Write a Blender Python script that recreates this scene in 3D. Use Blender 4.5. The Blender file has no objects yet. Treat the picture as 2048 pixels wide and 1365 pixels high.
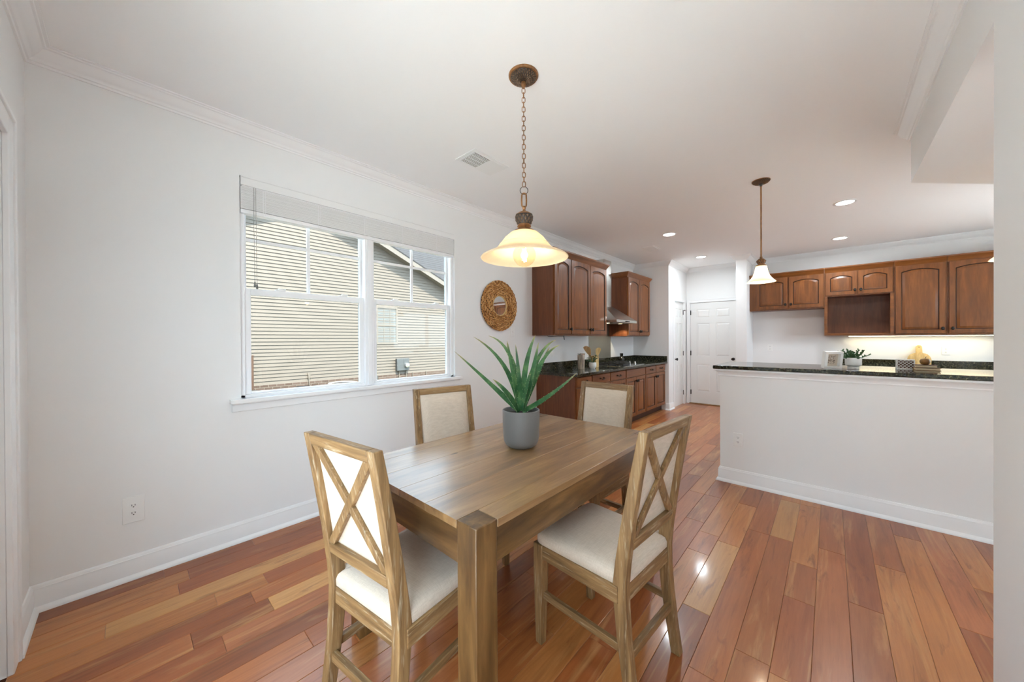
import bpy, bmesh, math, random
from mathutils import Vector, Matrix
R = math.radians
random.seed(7)
scene = bpy.context.scene
COL = scene.collection

# ------------------------------------------------------------------ camera
FPX, YAW, PITCH, ROLL = 700.47, 42.312, -0.2365, -0.2895
CAM = Vector((2.8635, 0.3254, 1.3126))
cd = bpy.data.cameras.new('camera'); cam = bpy.data.objects.new('camera', cd); COL.objects.link(cam)
cd.sensor_width = 36; cd.lens = FPX / 2048 * 36; cd.clip_start = 0.02; cd.clip_end = 200
_y, _p, _r = R(YAW), R(PITCH), R(ROLL)
FW = Vector((-math.sin(_y)*math.cos(_p), math.cos(_y)*math.cos(_p), math.sin(_p)))
_rt = Vector((math.cos(_y), math.sin(_y), 0)); _up = _rt.cross(FW)
RT = _rt*math.cos(_r) + _up*math.sin(_r); UP = -_rt*math.sin(_r) + _up*math.cos(_r)
m = Matrix((RT, UP, -FW)).transposed().to_4x4(); m.translation = CAM
cam.matrix_world = m
scene.camera = cam

# ------------------------------------------------------------------ sky, sun, exposure
w = bpy.data.worlds.new('sky'); scene.world = w; w.use_nodes = True
bg = w.node_tree.nodes['Background']; bg.inputs[0].default_value = (0.67, 0.845, 1.0, 1); bg.inputs[1].default_value = 3.6
sd = bpy.data.lights.new('sun', 'SUN'); sd.energy = 8.0; sd.angle = R(0.6); sd.color = (1, .93, .80)
sun = bpy.data.objects.new('sun', sd); COL.objects.link(sun)
sun.rotation_euler = Vector((-math.cos(R(57)), 0.03, -math.sin(R(57)))).to_track_quat('-Z', 'Y').to_euler()
def portal(name, loc, direction, sx, sy):
    l = bpy.data.lights.new(name, 'AREA'); l.shape = 'RECTANGLE'; l.size = sx; l.size_y = sy
    l.cycles.is_portal = True
    o = bpy.data.objects.new(name, l); COL.objects.link(o); o.location = loc
    o.rotation_euler = Vector(direction).to_track_quat('-Z', 'Z').to_euler()
portal('portal_window', (-.16, 1.7125, 1.66), (1, 0, 0), 1.8, 1.5)
portal('portal_patio', (2.22, -.16, 1.06), (0, 1, 0), 1.8, 2.2)
portal('portal_kitchen', (5.68, 6.1, 1.6), (-1, 0, 0), 2.2, 1.2)
portal('portal_side', (4.45, -.16, 1.2), (0, 1, 0), 1.7, 2.2)
E_CAN, E_PEND, E_BAR = 4.8, .85, 1.35      # lamp powers in watts, used by the lamp builders below
vs = scene.view_settings
vs.view_transform = 'Standard'; vs.look = 'None'; vs.gamma = 1; vs.use_curve_mapping = False; vs.exposure = 1.62
for k_, v_ in (('max_bounces', 12), ('diffuse_bounces', 7), ('glossy_bounces', 5), ('transparent_max_bounces', 24), ('transmission_bounces', 8)):
    setattr(scene.cycles, k_, v_)

# ------------------------------------------------------------------ materials
def s2l(c): return tuple((x/255/12.92 if x/255 <= .04045 else ((x/255+.055)/1.055)**2.4) for x in c)
def lin(c): return s2l(c) if max(c) > 1.001 else tuple(c)
class NT:
    def __init__(s, name):
        s.m = bpy.data.materials.new(name); s.m.use_nodes = True; s.t = s.m.node_tree
        s.b = s.t.nodes['Principled BSDF']; s.out = s.t.nodes['Material Output']
    def n(s, kind, **kw):
        x = s.t.nodes.new(kind)
        for k, v in kw.items():
            if hasattr(x, k) and not k.startswith('i_'): setattr(x, k, v)
            else: x.inputs[k[2:].replace('_', ' ') if k.startswith('i_') else k].default_value = v
        return x
    def l(s, a, b): s.t.links.new(a, b)
    def coord(s, scale=(1, 1, 1), rnd=True):
        tc = s.n('ShaderNodeTexCoord'); mp = s.n('ShaderNodeMapping'); mp.inputs['Scale'].default_value = scale
        if rnd:
            oi = s.n('ShaderNodeObjectInfo'); ml = s.n('ShaderNodeMath', operation='MULTIPLY'); ml.inputs[1].default_value = 23.0
            s.l(oi.outputs['Random'], ml.inputs[0]); ad = s.n('ShaderNodeVectorMath', operation='ADD')
            s.l(tc.outputs['Object'], ad.inputs[0]); s.l(ml.outputs[0], ad.inputs[1]); s.l(ad.outputs[0], mp.inputs['Vector'])
        else: s.l(tc.outputs['Object'], mp.inputs['Vector'])
        return mp.outputs[0]
    def noise(s, vec, scale=5, detail=4, rough=.55, dist=0):
        x = s.n('ShaderNodeTexNoise'); x.inputs['Scale'].default_value = scale; x.inputs['Detail'].default_value = detail
        x.inputs['Roughness'].default_value = rough; x.inputs['Distortion'].default_value = dist
        s.l(vec, x.inputs['Vector']); return x.outputs[0]
    def ramp(s, fac, stops):
        x = s.n('ShaderNodeValToRGB'); e = x.color_ramp.elements
        while len(e) < len(stops): e.new(.5)
        for i, (p, c) in enumerate(stops): e[i].position = p; e[i].color = (*lin(c), 1)
        s.l(fac, x.inputs[0]); return x.outputs[0]
    def mix(s, a, b, fac, blend='MIX'):
        x = s.n('ShaderNodeMix', data_type='RGBA', blend_type=blend)
        for sock, val in ((x.inputs[6], a), (x.inputs[7], b), (x.inputs[0], fac)):
            if isinstance(val, (int, float)): sock.default_value = val
            elif isinstance(val, tuple): sock.default_value = (*lin(val), 1)
            else: s.l(val, sock)
        return x.outputs[2]
    def bump(s, h, strength=.2, dist=.002):
        x = s.n('ShaderNodeBump'); x.inputs['Strength'].default_value = strength; x.inputs['Distance'].default_value = dist
        s.l(h, x.inputs['Height']); s.l(x.outputs[0], s.b.inputs['Normal'])
    def set(s, **kw):
        for k, v in kw.items():
            k = k.replace('_', ' ')
            s.b.inputs[k].default_value = (*lin(v), 1) if isinstance(v, tuple) else v
        return s
def plain(name, c, rough=.5, metal=0, **kw):
    t = NT(name); t.set(**{'Base_Color': c, 'Roughness': rough, 'Metallic': metal}, **kw); return t.m
def paint(name, c, rough=.6, bump=.05):
    t = NT(name); t.set(Base_Color=c, Roughness=rough); v = t.coord(rnd=False)
    t.bump(t.noise(v, 180, 2), bump, .001); return t.m
def wood(name, dark, light, axis, across=14, along=1.1, rough=.35, fleck=None, coat=0, mid=None, lo=.3, hi=.72, bump=.08):
    t = NT(name); sc = [across]*3; sc['xyz'.index(axis)] = along
    v = t.coord(tuple(sc)); n1 = t.noise(v, 1.6, 6, .6, .6); n2 = t.noise(v, 7, 4, .6)
    st = [(lo, dark), (hi, light)] if mid is None else [(lo, dark), ((lo+hi)/2, mid), (hi, light)]
    c = t.ramp(n1, st); c = t.mix(c, t.ramp(n2, [(.3, (.55, .5, .45)), (.7, (1., 1., 1.))]), .45, 'MULTIPLY')
    if fleck:
        sc2 = [90]*3; sc2['xyz'.index(axis)] = 9
        n3 = t.noise(t.coord(tuple(sc2)), 1.0, 3, .6)
        f = t.ramp(n3, [(.58, (0., 0., 0.)), (.72, (1., 1., 1.))]); f2 = t.mix((0., 0., 0.), f, .55)
        c = t.mix(c, fleck, f2)
    t.l(c, t.b.inputs['Base Color']); t.set(Roughness=rough, Coat_Weight=coat, Coat_Roughness=.15); t.bump(n2, bump, .001); return t.m
MT = {}
MT['wall'] = paint('wall_paint', (.835, .835, .83), .65)
MT['ceil'] = paint('ceiling_paint', (.90, .90, .90), .75, .12)
MT['trim'] = plain('trim_enamel', (.86, .86, .86), .32)
MT['doorw'] = plain('door_enamel', (.80, .795, .78), .4)
MT['vinyl'] = plain('window_vinyl', (.88, .88, .89), .35)
MT['plate'] = plain('plate_plastic', (.86, .86, .85), .3)
MT['slot'] = plain('slot_black', (.02, .02, .02), .5)
MT['blind'] = paint('blind_slats', (.80, .80, .79), .45, .04)
MT['cord'] = plain('cord_grey', (.25, .24, .22), .6)
# floor planks: colour from each plank's own tone
t = NT('floor_planks'); at = t.n('ShaderNodeAttribute', attribute_name='tone')
tc = t.n('ShaderNodeTexCoord'); ad = t.n('ShaderNodeVectorMath', operation='ADD'); ml = t.n('ShaderNodeMath', operation='MULTIPLY'); ml.inputs[1].default_value = 41
t.l(at.outputs['Alpha'], ml.inputs[0]); t.l(tc.outputs['Object'], ad.inputs[0]); t.l(ml.outputs[0], ad.inputs[1])
mp = t.n('ShaderNodeMapping'); mp.inputs['Scale'].default_value = (12, 1.0, 1); t.l(ad.outputs[0], mp.inputs['Vector'])
n1 = t.noise(mp.outputs[0], 1.4, 6, .62, 1.2); mp2 = t.n('ShaderNodeMapping'); mp2.inputs['Scale'].default_value = (70, 4, 1); t.l(ad.outputs[0], mp2.inputs['Vector'])
n2 = t.noise(mp2.outputs[0], 1.2, 4, .6)
mp3 = t.n('ShaderNodeMapping'); mp3.inputs['Scale'].default_value = (7, .55, 1); t.l(ad.outputs[0], mp3.inputs['Vector'])
sap = t.ramp(t.noise(mp3.outputs[0], 1.3, 5, .6, 1.6), [(.54, (0., 0., 0.)), (.70, (.62, .62, .62))])
c = t.mix(at.outputs['Color'], (204, 154, 98), sap)
mp4 = t.n('ShaderNodeMapping'); mp4.inputs['Scale'].default_value = (16, 2.2, 1); t.l(ad.outputs[0], mp4.inputs['Vector'])
drk = t.ramp(t.noise(mp4.outputs[0], 1.1, 5, .65, 1.0), [(.30, (.55, .55, .55)), (.42, (0., 0., 0.))]); c = t.mix(c, (112, 58, 30), drk)
c = t.mix(c, t.ramp(n1, [(.25, (.60, .52, .46)), (.5, (.98, .96, .94)), (.78, (1., 1., 1.))]), .85, 'MULTIPLY')
c = t.mix(c, t.ramp(n2, [(.3, (.72, .66, .6)), (.65, (1., 1., 1.))]), .5, 'MULTIPLY')
t.l(c, t.b.inputs['Base Color']); t.set(Roughness=.30, Specular_IOR_Level=.4, Coat_Weight=.25, Coat_Roughness=.10); t.bump(n2, .05, .001); MT['floor'] = t.m
# cherry cabinets
for ax in 'xyz': MT['cherry_'+ax] = wood('cherry_'+ax, (92, 53, 24), (152, 94, 45), ax, 9, 1.0, .30, mid=(124, 73, 33), lo=.2, hi=.8, bump=.03)
MT['glaze'] = plain('cherry_glaze', (52, 26, 15), .45)
MT['cherry_dark'] = wood('cherry_side', (92, 50, 30), (128, 76, 47), 'z', 12, 1.0, .4, bump=.03)
# granite
t = NT('granite'); v = t.coord(rnd=False); n = t.noise(v, 55, 6, .75); n2 = t.noise(v, 160, 3, .7)
c = t.ramp(n, [(.34, (10, 11, 9)), (.48, (38, 40, 31)), (.58, (84, 82, 62)), (.68, (140, 132, 106))])
c = t.mix(c, (10, 10, 9), t.ramp(n2, [(.5, (0., 0., 0.)), (.62, (.8, .8, .8))])); t.l(c, t.b.inputs['Base Color']); t.set(Roughness=.07); MT['granite'] = t.m
MT['steel'] = plain('brushed_steel', (.55, .54, .50), .28, 1)
MT['steel_panel'] = plain('steel_sheet', (.36, .35, .29), .38, 1)
MT['black'] = plain('oil_rubbed_black', (.02, .018, .016), .38, .4)
MT['iron'] = plain('cast_iron', (.03, .03, .03), .6)
MT['chrome'] = plain('chrome', (.75, .74, .72), .15, 1)
for ax in 'xyz':
    MT['oak_'+ax] = wood('weathered_oak_'+ax, (112, 84, 52), (178, 144, 99), ax, 26, 2.0, .5, (206, 192, 164), mid=(146, 113, 73), bump=.25)
    MT['table_'+ax] = wood('table_wood_'+ax, (74, 51, 27), (146, 110, 66), ax, 11, 1.3, .36, mid=(108, 78, 43), coat=.25, bump=.08)
# tabletop with knots
t = NT('table_top_wood'); v = t.coord((9, 1.2, 9)); n1 = t.noise(v, 1.4, 6, .6, .7); c = t.ramp(n1, [(.25, (112, 82, 48)), (.5, (148, 112, 70)), (.75, (178, 140, 92))])
n2 = t.noise(t.coord((40, 5, 40)), 1.2, 4, .6); c = t.mix(c, t.ramp(n2, [(.3, (.65, .6, .55)), (.65, (1., 1., 1.))]), .5, 'MULTIPLY')
kn = t.ramp(t.noise(t.coord((9, 3.2, 9), False), 1.5, 1, .3), [(.215, (1., 1., 1.)), (.25, (0., 0., 0.))]); c = t.mix(c, (52, 34, 22), kn)
t.l(c, t.b.inputs['Base Color']); t.set(Roughness=.40, Coat_Weight=1.0, Coat_IOR=1.75, Coat_Roughness=.26); t.bump(n2, .06, .001); MT['tabletop'] = t.m
def linen(name, c, c2):
    t = NT(name); v = t.coord((1, 1, 1)); a = t.noise(t.coord((520, 30, 520)), 1, 2); b = t.noise(t.coord((30, 520, 60)), 1, 2); mx = t.mix(a, b, .5)
    t.l(t.ramp(mx, [(.38, c2), (.6, c)]), t.b.inputs['Base Color']); t.set(Roughness=.9, Sheen_Weight=.15); t.bump(mx, .3, .0008); return t.m
MT['linen'] = linen('linen', (216, 201, 184), (202, 186, 168))
MT['bronze'] = wood('antique_bronze', (104, 68, 38), (186, 134, 84), 'z', 20, 6, .42, bump=.1); MT['bronze'].node_tree.nodes['Principled BSDF'].inputs['Metallic'].default_value = .45
MT['bronze_dark'] = plain('dark_lattice', (.035, .03, .028), .45, .3)
MT['scale'] = plain('lattice_scale', (104, 80, 58), .40, .4)
def glowglass(name, tint, trans, rough=.35):
    t = NT(name); v = t.coord(rnd=False); n = t.noise(v, 9, 4, .6, 1.5)
    c = t.ramp(n, [(.3, tint), (.65, tuple(min(255, x*1.03) for x in tint))])
    tl = t.n('ShaderNodeBsdfTranslucent'); df = t.n('ShaderNodeBsdfPrincipled'); df.inputs['Roughness'].default_value = rough
    t.l(c, tl.inputs[0]); t.l(c, df.inputs['Base Color'])
    ms = t.n('ShaderNodeMixShader'); ms.inputs[0].default_value = trans; t.l(df.outputs[0], ms.inputs[1]); t.l(tl.outputs[0], ms.inputs[2]); t.l(ms.outputs[0], t.out.inputs[0]); return t.m
MT['shade'] = glowglass('alabaster_glass', (250, 238, 216), .5)
def clear(name, tint=(1., 1., 1.), f0=.04, f90=.6, rough=.0):
    t = NT(name); tr = t.n('ShaderNodeBsdfTransparent'); tr.inputs[0].default_value = (*lin(tint), 1)
    gl = t.n('ShaderNodeBsdfGlossy'); gl.inputs['Roughness'].default_value = rough; lw = t.n('ShaderNodeLayerWeight'); lw.inputs[0].default_value = .5
    pw = t.n('ShaderNodeMath', operation='POWER'); pw.inputs[1].default_value = 5; t.l(lw.outputs['Facing'], pw.inputs[0])
    ml = t.n('ShaderNodeMath', operation='MULTIPLY_ADD'); ml.inputs[1].default_value = f90; ml.inputs[2].default_value = f0; t.l(pw.outputs[0], ml.inputs[0])
    ms = t.n('ShaderNodeMixShader'); t.l(ml.outputs[0], ms.inputs[0]); t.l(tr.outputs[0], ms.inputs[1]); t.l(gl.outputs[0], ms.inputs[2]); t.l(ms.outputs[0], t.out.inputs[0]); return t.m
MT['glass'] = clear('window_glass', (.97, .98, .98), .04, .5)
MT['dimglass'] = clear('dimming_glass', (.66, .66, .655), .012, .3)  # grey tint added to dim the outdoor view through the twin window
MT['bulb'] = clear('bulb_glass', (1., .93, .82), .05, .5)
MT['mirror'] = plain('mirror_silver', (.85, .86, .86), .02, 1)
def emit(name, c, s):
    t = NT(name); t.set(Base_Color=(.8, .8, .8), Emission_Color=c, Emission_Strength=s); return t.m
MT['filament'] = emit('filament_glow', (1., .80, .46), 14)
MT['lens'] = emit('lamp_lens', (1., .98, .95), 6)
MT['hoodlens'] = emit('hood_lens', (1., .85, .5), 6)
MT['pot'] = paint('grey_stoneware', (116, 114, 112), .45, .1)
MT['soil'] = paint('soil', (34, 28, 24), .95, .8)
t = NT('aloe_skin'); v = t.coord((1, 1, 1)); n = t.noise(v, 25, 4); at = t.n('ShaderNodeAttribute', attribute_name='tone')
c = t.ramp(n, [(.3, (38, 82, 50)), (.55, (68, 114, 70)), (.75, (122, 152, 98))]); c = t.mix(c, (196, 178, 128), at.outputs['Fac'])
t.l(c, t.b.inputs['Base Color']); t.set(Roughness=.4, Subsurface_Weight=.08, Subsurface_Scale=.01); MT['aloe'] = t.m
MT['thorn'] = plain('aloe_thorn', (205, 214, 170), .5)
MT['jade'] = paint('succulent_green', (62, 98, 62), .5, .1)
MT['ceramic'] = plain('white_ceramic', (.82, .82, .81), .25)
t = NT('seagrass'); gm = t.n('ShaderNodeNewGeometry'); t.l(t.ramp(gm.outputs['Random Per Island'], [(.0, (112, 66, 28)), (.3, (166, 110, 54)), (.65, (200, 146, 82)), (1., (232, 190, 130))]), t.b.inputs['Base Color']); t.set(Roughness=.7); MT['grass'] = t.m
MT['grassdark'] = plain('seagrass_backing', (52, 29, 13), .9)
MT['bamboo'] = wood('pale_bamboo', (196, 160, 98), (232, 204, 146), 'z', 18, 2, .5)
MT['beech'] = wood('beech_wood', (186, 142, 92), (222, 184, 130), 'z', 18, 2, .5)
MT['page'] = plain('book_pages', (206, 190, 160), .8)
MT['book1'] = plain('book_cover_brown', (84, 50, 36), .6); MT['book2'] = plain('book_cover_tan', (128, 96, 62), .6)
MT['apple'] = wood('carved_wood', (96, 62, 22), (150, 108, 48), 'z', 14, 4, .4)
MT['bottle'] = plain('dark_bottle', (14, 14, 12), .12)
MT['photo'] = paint('sketch_paper', (206, 192, 176), .8)
t = NT('sketch_print'); n = t.noise(t.coord(rnd=False), 70, 3, .6, 1.5); t.l(t.ramp(n, [(.42, (120, 104, 92)), (.55, (208, 192, 176))]), t.b.inputs['Base Color']); MT['sketch'] = t.m
t = NT('crock_stripes'); v = t.coord((1, 1, 1)); n = t.noise(t.coord((50, 50, 3)), 1.2, 3); t.l(t.ramp(n, [(.4, (140, 128, 118)), (.55, (222, 206, 186))]), t.b.inputs['Base Color']); t.set(Roughness=.25, Metallic=.35); MT['crock'] = t.m
# outdoors
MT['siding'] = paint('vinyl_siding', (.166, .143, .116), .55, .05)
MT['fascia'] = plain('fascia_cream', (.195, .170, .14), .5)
t = NT('brickwork'); br = t.n('ShaderNodeTexBrick'); br.inputs['Scale'].default_value = 1; br.inputs['Brick Width'].default_value = .2; br.inputs['Row Height'].default_value = .075; br.inputs['Mortar Size'].default_value = .008
tc = t.n('ShaderNodeTexCoord'); sp = t.n('ShaderNodeSeparateXYZ'); cb = t.n('ShaderNodeCombineXYZ'); t.l(tc.outputs['Object'], sp.inputs[0]); t.l(sp.outputs['Y'], cb.inputs['X']); t.l(sp.outputs['Z'], cb.inputs['Y']); t.l(cb.outputs[0], br.inputs['Vector'])
br.inputs['Color1'].default_value = (*s2l((100, 84, 75)), 1); br.inputs['Color2'].default_value = (*s2l((82, 67, 58)), 1); br.inputs['Mortar'].default_value = (*s2l((122, 114, 104)), 1)
t.l(br.outputs[0], t.b.inputs['Base Color']); t.set(Roughness=.9); MT['brick'] = t.m
t = NT('shingles'); n = t.noise(t.coord((3, 9, 9)), 3, 4, .7); t.l(t.ramp(n, [(.3, (44, 44, 45)), (.7, (76, 75, 76))]), t.b.inputs['Base Color']); t.set(Roughness=.95); MT['shingle'] = t.m
MT['lawn'] = paint('lawn', (100, 100, 80), .95, .5)
MT['patio'] = paint('patio_concrete', (.80, .79, .77), .9, .3)
MT['meter'] = plain('meter_grey', (92, 95, 95), .4, .2)
MT['redpost'] = wood('cedar_post', (76, 56, 44), (100, 75, 58), 'z', 12, 1, .7)
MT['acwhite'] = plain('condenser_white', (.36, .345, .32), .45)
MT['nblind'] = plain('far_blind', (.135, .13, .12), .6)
MT['nglass'] = plain('far_window_glass', (130, 138, 136), .1)

# ------------------------------------------------------------------ mesh builder
class MB:
    def __init__(s): s.v = []; s.f = []; s.mi = []
    def add(s, vs, fs, mi=0):
        o = len(s.v); s.v += [tuple(q) for q in vs]
        for f in fs: s.f.append(tuple(i+o for i in f)); s.mi.append(mi)
        return s
    def hexa(s, a, b, mi=0):      # two rings of four
        return s.add(list(a)+list(b), [(3, 2, 1, 0), (4, 5, 6, 7), (0, 1, 5, 4), (1, 2, 6, 5), (2, 3, 7, 6), (3, 0, 4, 7)], mi)
    def box(s, x0, x1, y0, y1, z0, z1, mi=0):
        return s.hexa([(x0, y0, z0), (x1, y0, z0), (x1, y1, z0), (x0, y1, z0)], [(x0, y0, z1), (x1, y0, z1), (x1, y1, z1), (x0, y1, z1)], mi)
    def beam(s, p, q, w, h, up=(0, 0, 1), mi=0, w2=None, h2=None):
        p, q = Vector(p), Vector(q); d = (q-p).normalized(); sd = d.cross(Vector(up)).normalized(); u = sd.cross(d)
        w2 = w if w2 is None else w2; h2 = h if h2 is None else h2
        ring = lambda c, a, b: [c-sd*a/2-u*b/2, c+sd*a/2-u*b/2, c+sd*a/2+u*b/2, c-sd*a/2+u*b/2]
        return s.hexa(ring(p, w, h), ring(q, w2, h2), mi)
    def prism(s, poly, z0, z1, mi=0, fn=lambda x, y, z: (x, y, z)):
        n = len(poly); vs = [fn(x, y, z0) for x, y in poly]+[fn(x, y, z1) for x, y in poly]
        return s.add(vs, [tuple(range(n))[::-1], tuple(range(n, 2*n))]+[(i, (i+1) % n, n+(i+1) % n, n+i) for i in range(n)], mi)
    def loft(s, rings, mi=0, cap=True, closed=False):
        n = len(rings[0]); k = len(rings); vs = [p for r in rings for p in r]; fs = []
        for j in range(k if closed else k-1):
            for i in range(n): fs.append((j*n+i, j*n+(i+1) % n, ((j+1) % k)*n+(i+1) % n, ((j+1) % k)*n+i))
        if cap and not closed: fs += [tuple(range(n))[::-1], tuple(range((k-1)*n, k*n))]
        return s.add(vs, fs, mi)
    def tube(s, path, r, n=8, closed=False, mi=0):
        P = [Vector(p) for p in path]; k = len(P); rr = r if isinstance(r, (list, tuple)) else [r]*k; rings = []; prev = None
        for i in range(k):
            a = P[(i-1) % k] if closed or i > 0 else P[i]; b = P[(i+1) % k] if closed or i < k-1 else P[i]
            d = (b-a).normalized()
            if prev is None: prev = d.orthogonal().normalized()
            u = (prev-d*prev.dot(d)); u = u.normalized() if u.length > 1e-6 else d.orthogonal().normalized(); prev = u; wv = d.cross(u)
            rings.append([P[i]+(u*math.cos(2*math.pi*j/n)+wv*math.sin(2*math.pi*j/n))*rr[i] for j in range(n)])
        return s.loft(rings, mi, True, closed)
    def lathe(s, prof, n=32, c=(0, 0, 0), mi=0, cap=True):
        rings = [[(c[0]+r*math.cos(2*math.pi*j/n), c[1]+r*math.sin(2*math.pi*j/n), c[2]+z) for j in range(n)] for r, z in prof]
        return s.loft(rings, mi, cap)
    def ball(s, c, rx, ry=None, rz=None, n=12, mi=0):
        ry = ry or rx; rz = rz or rx; k = max(4, n//2)
        rings = [[(c[0]+rx*math.sin(a)*math.cos(2*math.pi*j/n), c[1]+ry*math.sin(a)*math.sin(2*math.pi*j/n), c[2]+rz*math.cos(a)) for j in range(n)] for a in [math.pi*(i+.12)/(k+.24-.0) if 0 < i < k else math.pi*(.02 if i == 0 else .98) for i in range(k+1)]]
        return s.loft(rings, mi)
    def build(s, name, mats, parent=None, smooth=False, bevel=0, seg=2, label=None):
        me = bpy.data.meshes.new(name); me.from_pydata(s.v, [], s.f); mats = mats if isinstance(mats, (list, tuple)) else [mats]
        for x in mats: me.materials.append(MT[x])
        for p, i in zip(me.polygons, s.mi): p.material_index = i
        bm = bmesh.new(); bm.from_mesh(me); bmesh.ops.recalc_face_normals(bm, faces=bm.faces); bm.to_mesh(me); bm.free()
        if smooth or bevel:
            for p in me.polygons: p.use_smooth = True
            me.set_sharp_from_angle(angle=R(38))
        me.update(); o = bpy.data.objects.new(name, me); COL.objects.link(o)
        if parent is not None: o.parent = parent
        if bevel:
            b = o.modifiers.new('bevel', 'BEVEL'); b.width = bevel; b.segments = seg; b.limit_method = 'ANGLE'; b.angle_limit = R(35); b.harden_normals = False
        if label: o['label'] = label
        return o
def tag(o, label, cat, group=None):
    o['label'] = label; o['category'] = cat
    if group: o['group'] = group
    return o
def thing(name, label, cat, loc=(0, 0, 0), rz=0, group=None):
    o = bpy.data.objects.new(name, None); COL.objects.link(o); o.location = loc; o.rotation_euler = (0, 0, rz); o.empty_display_size = .1
    return tag(o, label, cat, group)
def struct(o): o['kind'] = 'structure'; return o
def sroot(name, loc=(0, 0, 0), rz=0):
    o = bpy.data.objects.new(name, None); COL.objects.link(o); o.location = loc; o.rotation_euler = (0, 0, rz); return struct(o)
def copy_tree(o, parent=None):
    c = o.copy(); COL.objects.link(c); c.parent = parent
    for ch in o.children: copy_tree(ch, c)
    return c

# ------------------------------------------------------------------ room shell
H = 2.74
YR, XR, YD = 7.005, 0.667, 8.077
XS0, XS1, YS = 1.642, 1.8006, 7.4585
HX, YW, HY, HZ = 3.2706, 2.2976, 3.9485, 2.374
XE = 5.5
WY0, WY1, WZ0, WZ1 = .8266, 2.5984, .9312, 2.4002
PD0, PD1, PDZ = .48, 3.10, 2.13
b = MB().box(-.14, 0, -.14, WY0, 0, H).box(-.14, 0, WY1, YD+.14, 0, H).box(-.14, 0, WY0, WY1, 0, WZ0).box(-.14, 0, WY0, WY1, WZ1, H); struct(b.build('wall_left', 'wall'))
b = MB().box(0, PD0, -.14, 0, 0, H).box(PD0, PD1, -.14, 0, PDZ, H).box(PD1, 3.7, -.14, 0, 0, H).box(3.7, 5.2, -.14, 0, 2.2, H).box(5.2, XE, -.14, 0, 0, H).box(3.7, 5.2, -.14, 0, 0, .1); struct(b.build('wall_back', 'wall'))
struct(MB().box(HX, HX+.13, 0, YW, 0, HZ).build('wall_right', 'wall'))
struct(MB().prism([(HX, 0), (XE, 0), (XE, HY+.9), (HX+.9, HY+.9), (HX, HY)], HZ, H).build('wall_header', 'wall'))
struct(MB().box(XR, XE, YD, YD+.14, 0, H).build('wall_far', 'wall'))
struct(MB().box(0, XR-.1, YR, YR+.11, 0, H).build('wall_return', 'wall'))
struct(MB().box(XR-.1, XR, YR, 7.30, 0, H).box(XR-.1, XR, 7.885, YD+.14, 0, H).box(XR-.1, XR, 7.30, 7.885, 2.04, H).build('wall_pantry', 'wall'))
struct(MB().box(XS0, XS1, YS, YD, 0, H).build('wall_stub', 'wall'))
struct(MB().box(XE, XE+.14, -.14, 5.0, 0, H).box(XE, XE+.14, 7.2, YD+.14, 0, H).box(XE, XE+.14, 5.0, 7.2, 0, 1.05).box(XE, XE+.14, 5.0, 7.2, 2.1, H).build('wall_outer', 'wall'))
struct(MB().box(-.14, XE+.14, -.14, YD+.14, H, H+.2).build('ceiling', 'ceil'))
PX, PY = 2.102, 4.028
struct(MB().box(PX, 4.45, PY, PY+.14, 0, 1.033).build('wall_peninsula', 'wall'))
floor = struct(MB().box(-.14, XE+.14, -.14, YD+.14, -.2, -.0125).build('floor', 'cherry_dark'))

# floor planks
PW = .1217
TONES = {'dark': (146, 82, 42), 'red': (158, 90, 48), 'mid': (170, 102, 55), 'orange': (184, 120, 66), 'pale': (200, 148, 90), 'pink': (174, 106, 64)}
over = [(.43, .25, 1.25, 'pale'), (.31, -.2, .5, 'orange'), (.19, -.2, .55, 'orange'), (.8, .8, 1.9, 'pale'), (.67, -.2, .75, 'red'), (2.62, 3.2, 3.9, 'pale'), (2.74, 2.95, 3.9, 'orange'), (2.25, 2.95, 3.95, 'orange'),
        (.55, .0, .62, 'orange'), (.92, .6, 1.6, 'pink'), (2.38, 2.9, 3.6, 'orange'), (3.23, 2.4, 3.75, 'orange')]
def plank_mb(mb, x0, x1, y0, y1):
    c, g = .0016, .0004
    x0 += g; x1 -= g; y0 += g; y1 -= g
    mb.hexa([(x0, y0, -.012), (x1, y0, -.012), (x1, y1, -.012), (x0, y1, -.012)], [(x0, y0, -.0012), (x1, y0, -.0012), (x1, y1, -.0012), (x0, y1, -.0012)])
    mb.add([(x0, y0, -.0012), (x1, y0, -.0012), (x1, y1, -.0012), (x0, y1, -.0012), (x0+c, y0+c, 0), (x1-c, y0+c, 0), (x1-c, y1-c, 0), (x0+c, y1-c, 0)],
           [(4, 5, 6, 7), (0, 1, 5, 4), (1, 2, 6, 5), (2, 3, 7, 6), (3, 0, 4, 7)])
def tone_attr(o, cols, per):
    a = o.data.color_attributes.new('tone', 'FLOAT_COLOR', 'CORNER')
    for p in o.data.polygons:
        for li in p.loop_indices: a.data[li].color = cols[p.index//per]
rp = random.Random(11); planks = []
x = 2.805 - 24*PW
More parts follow.
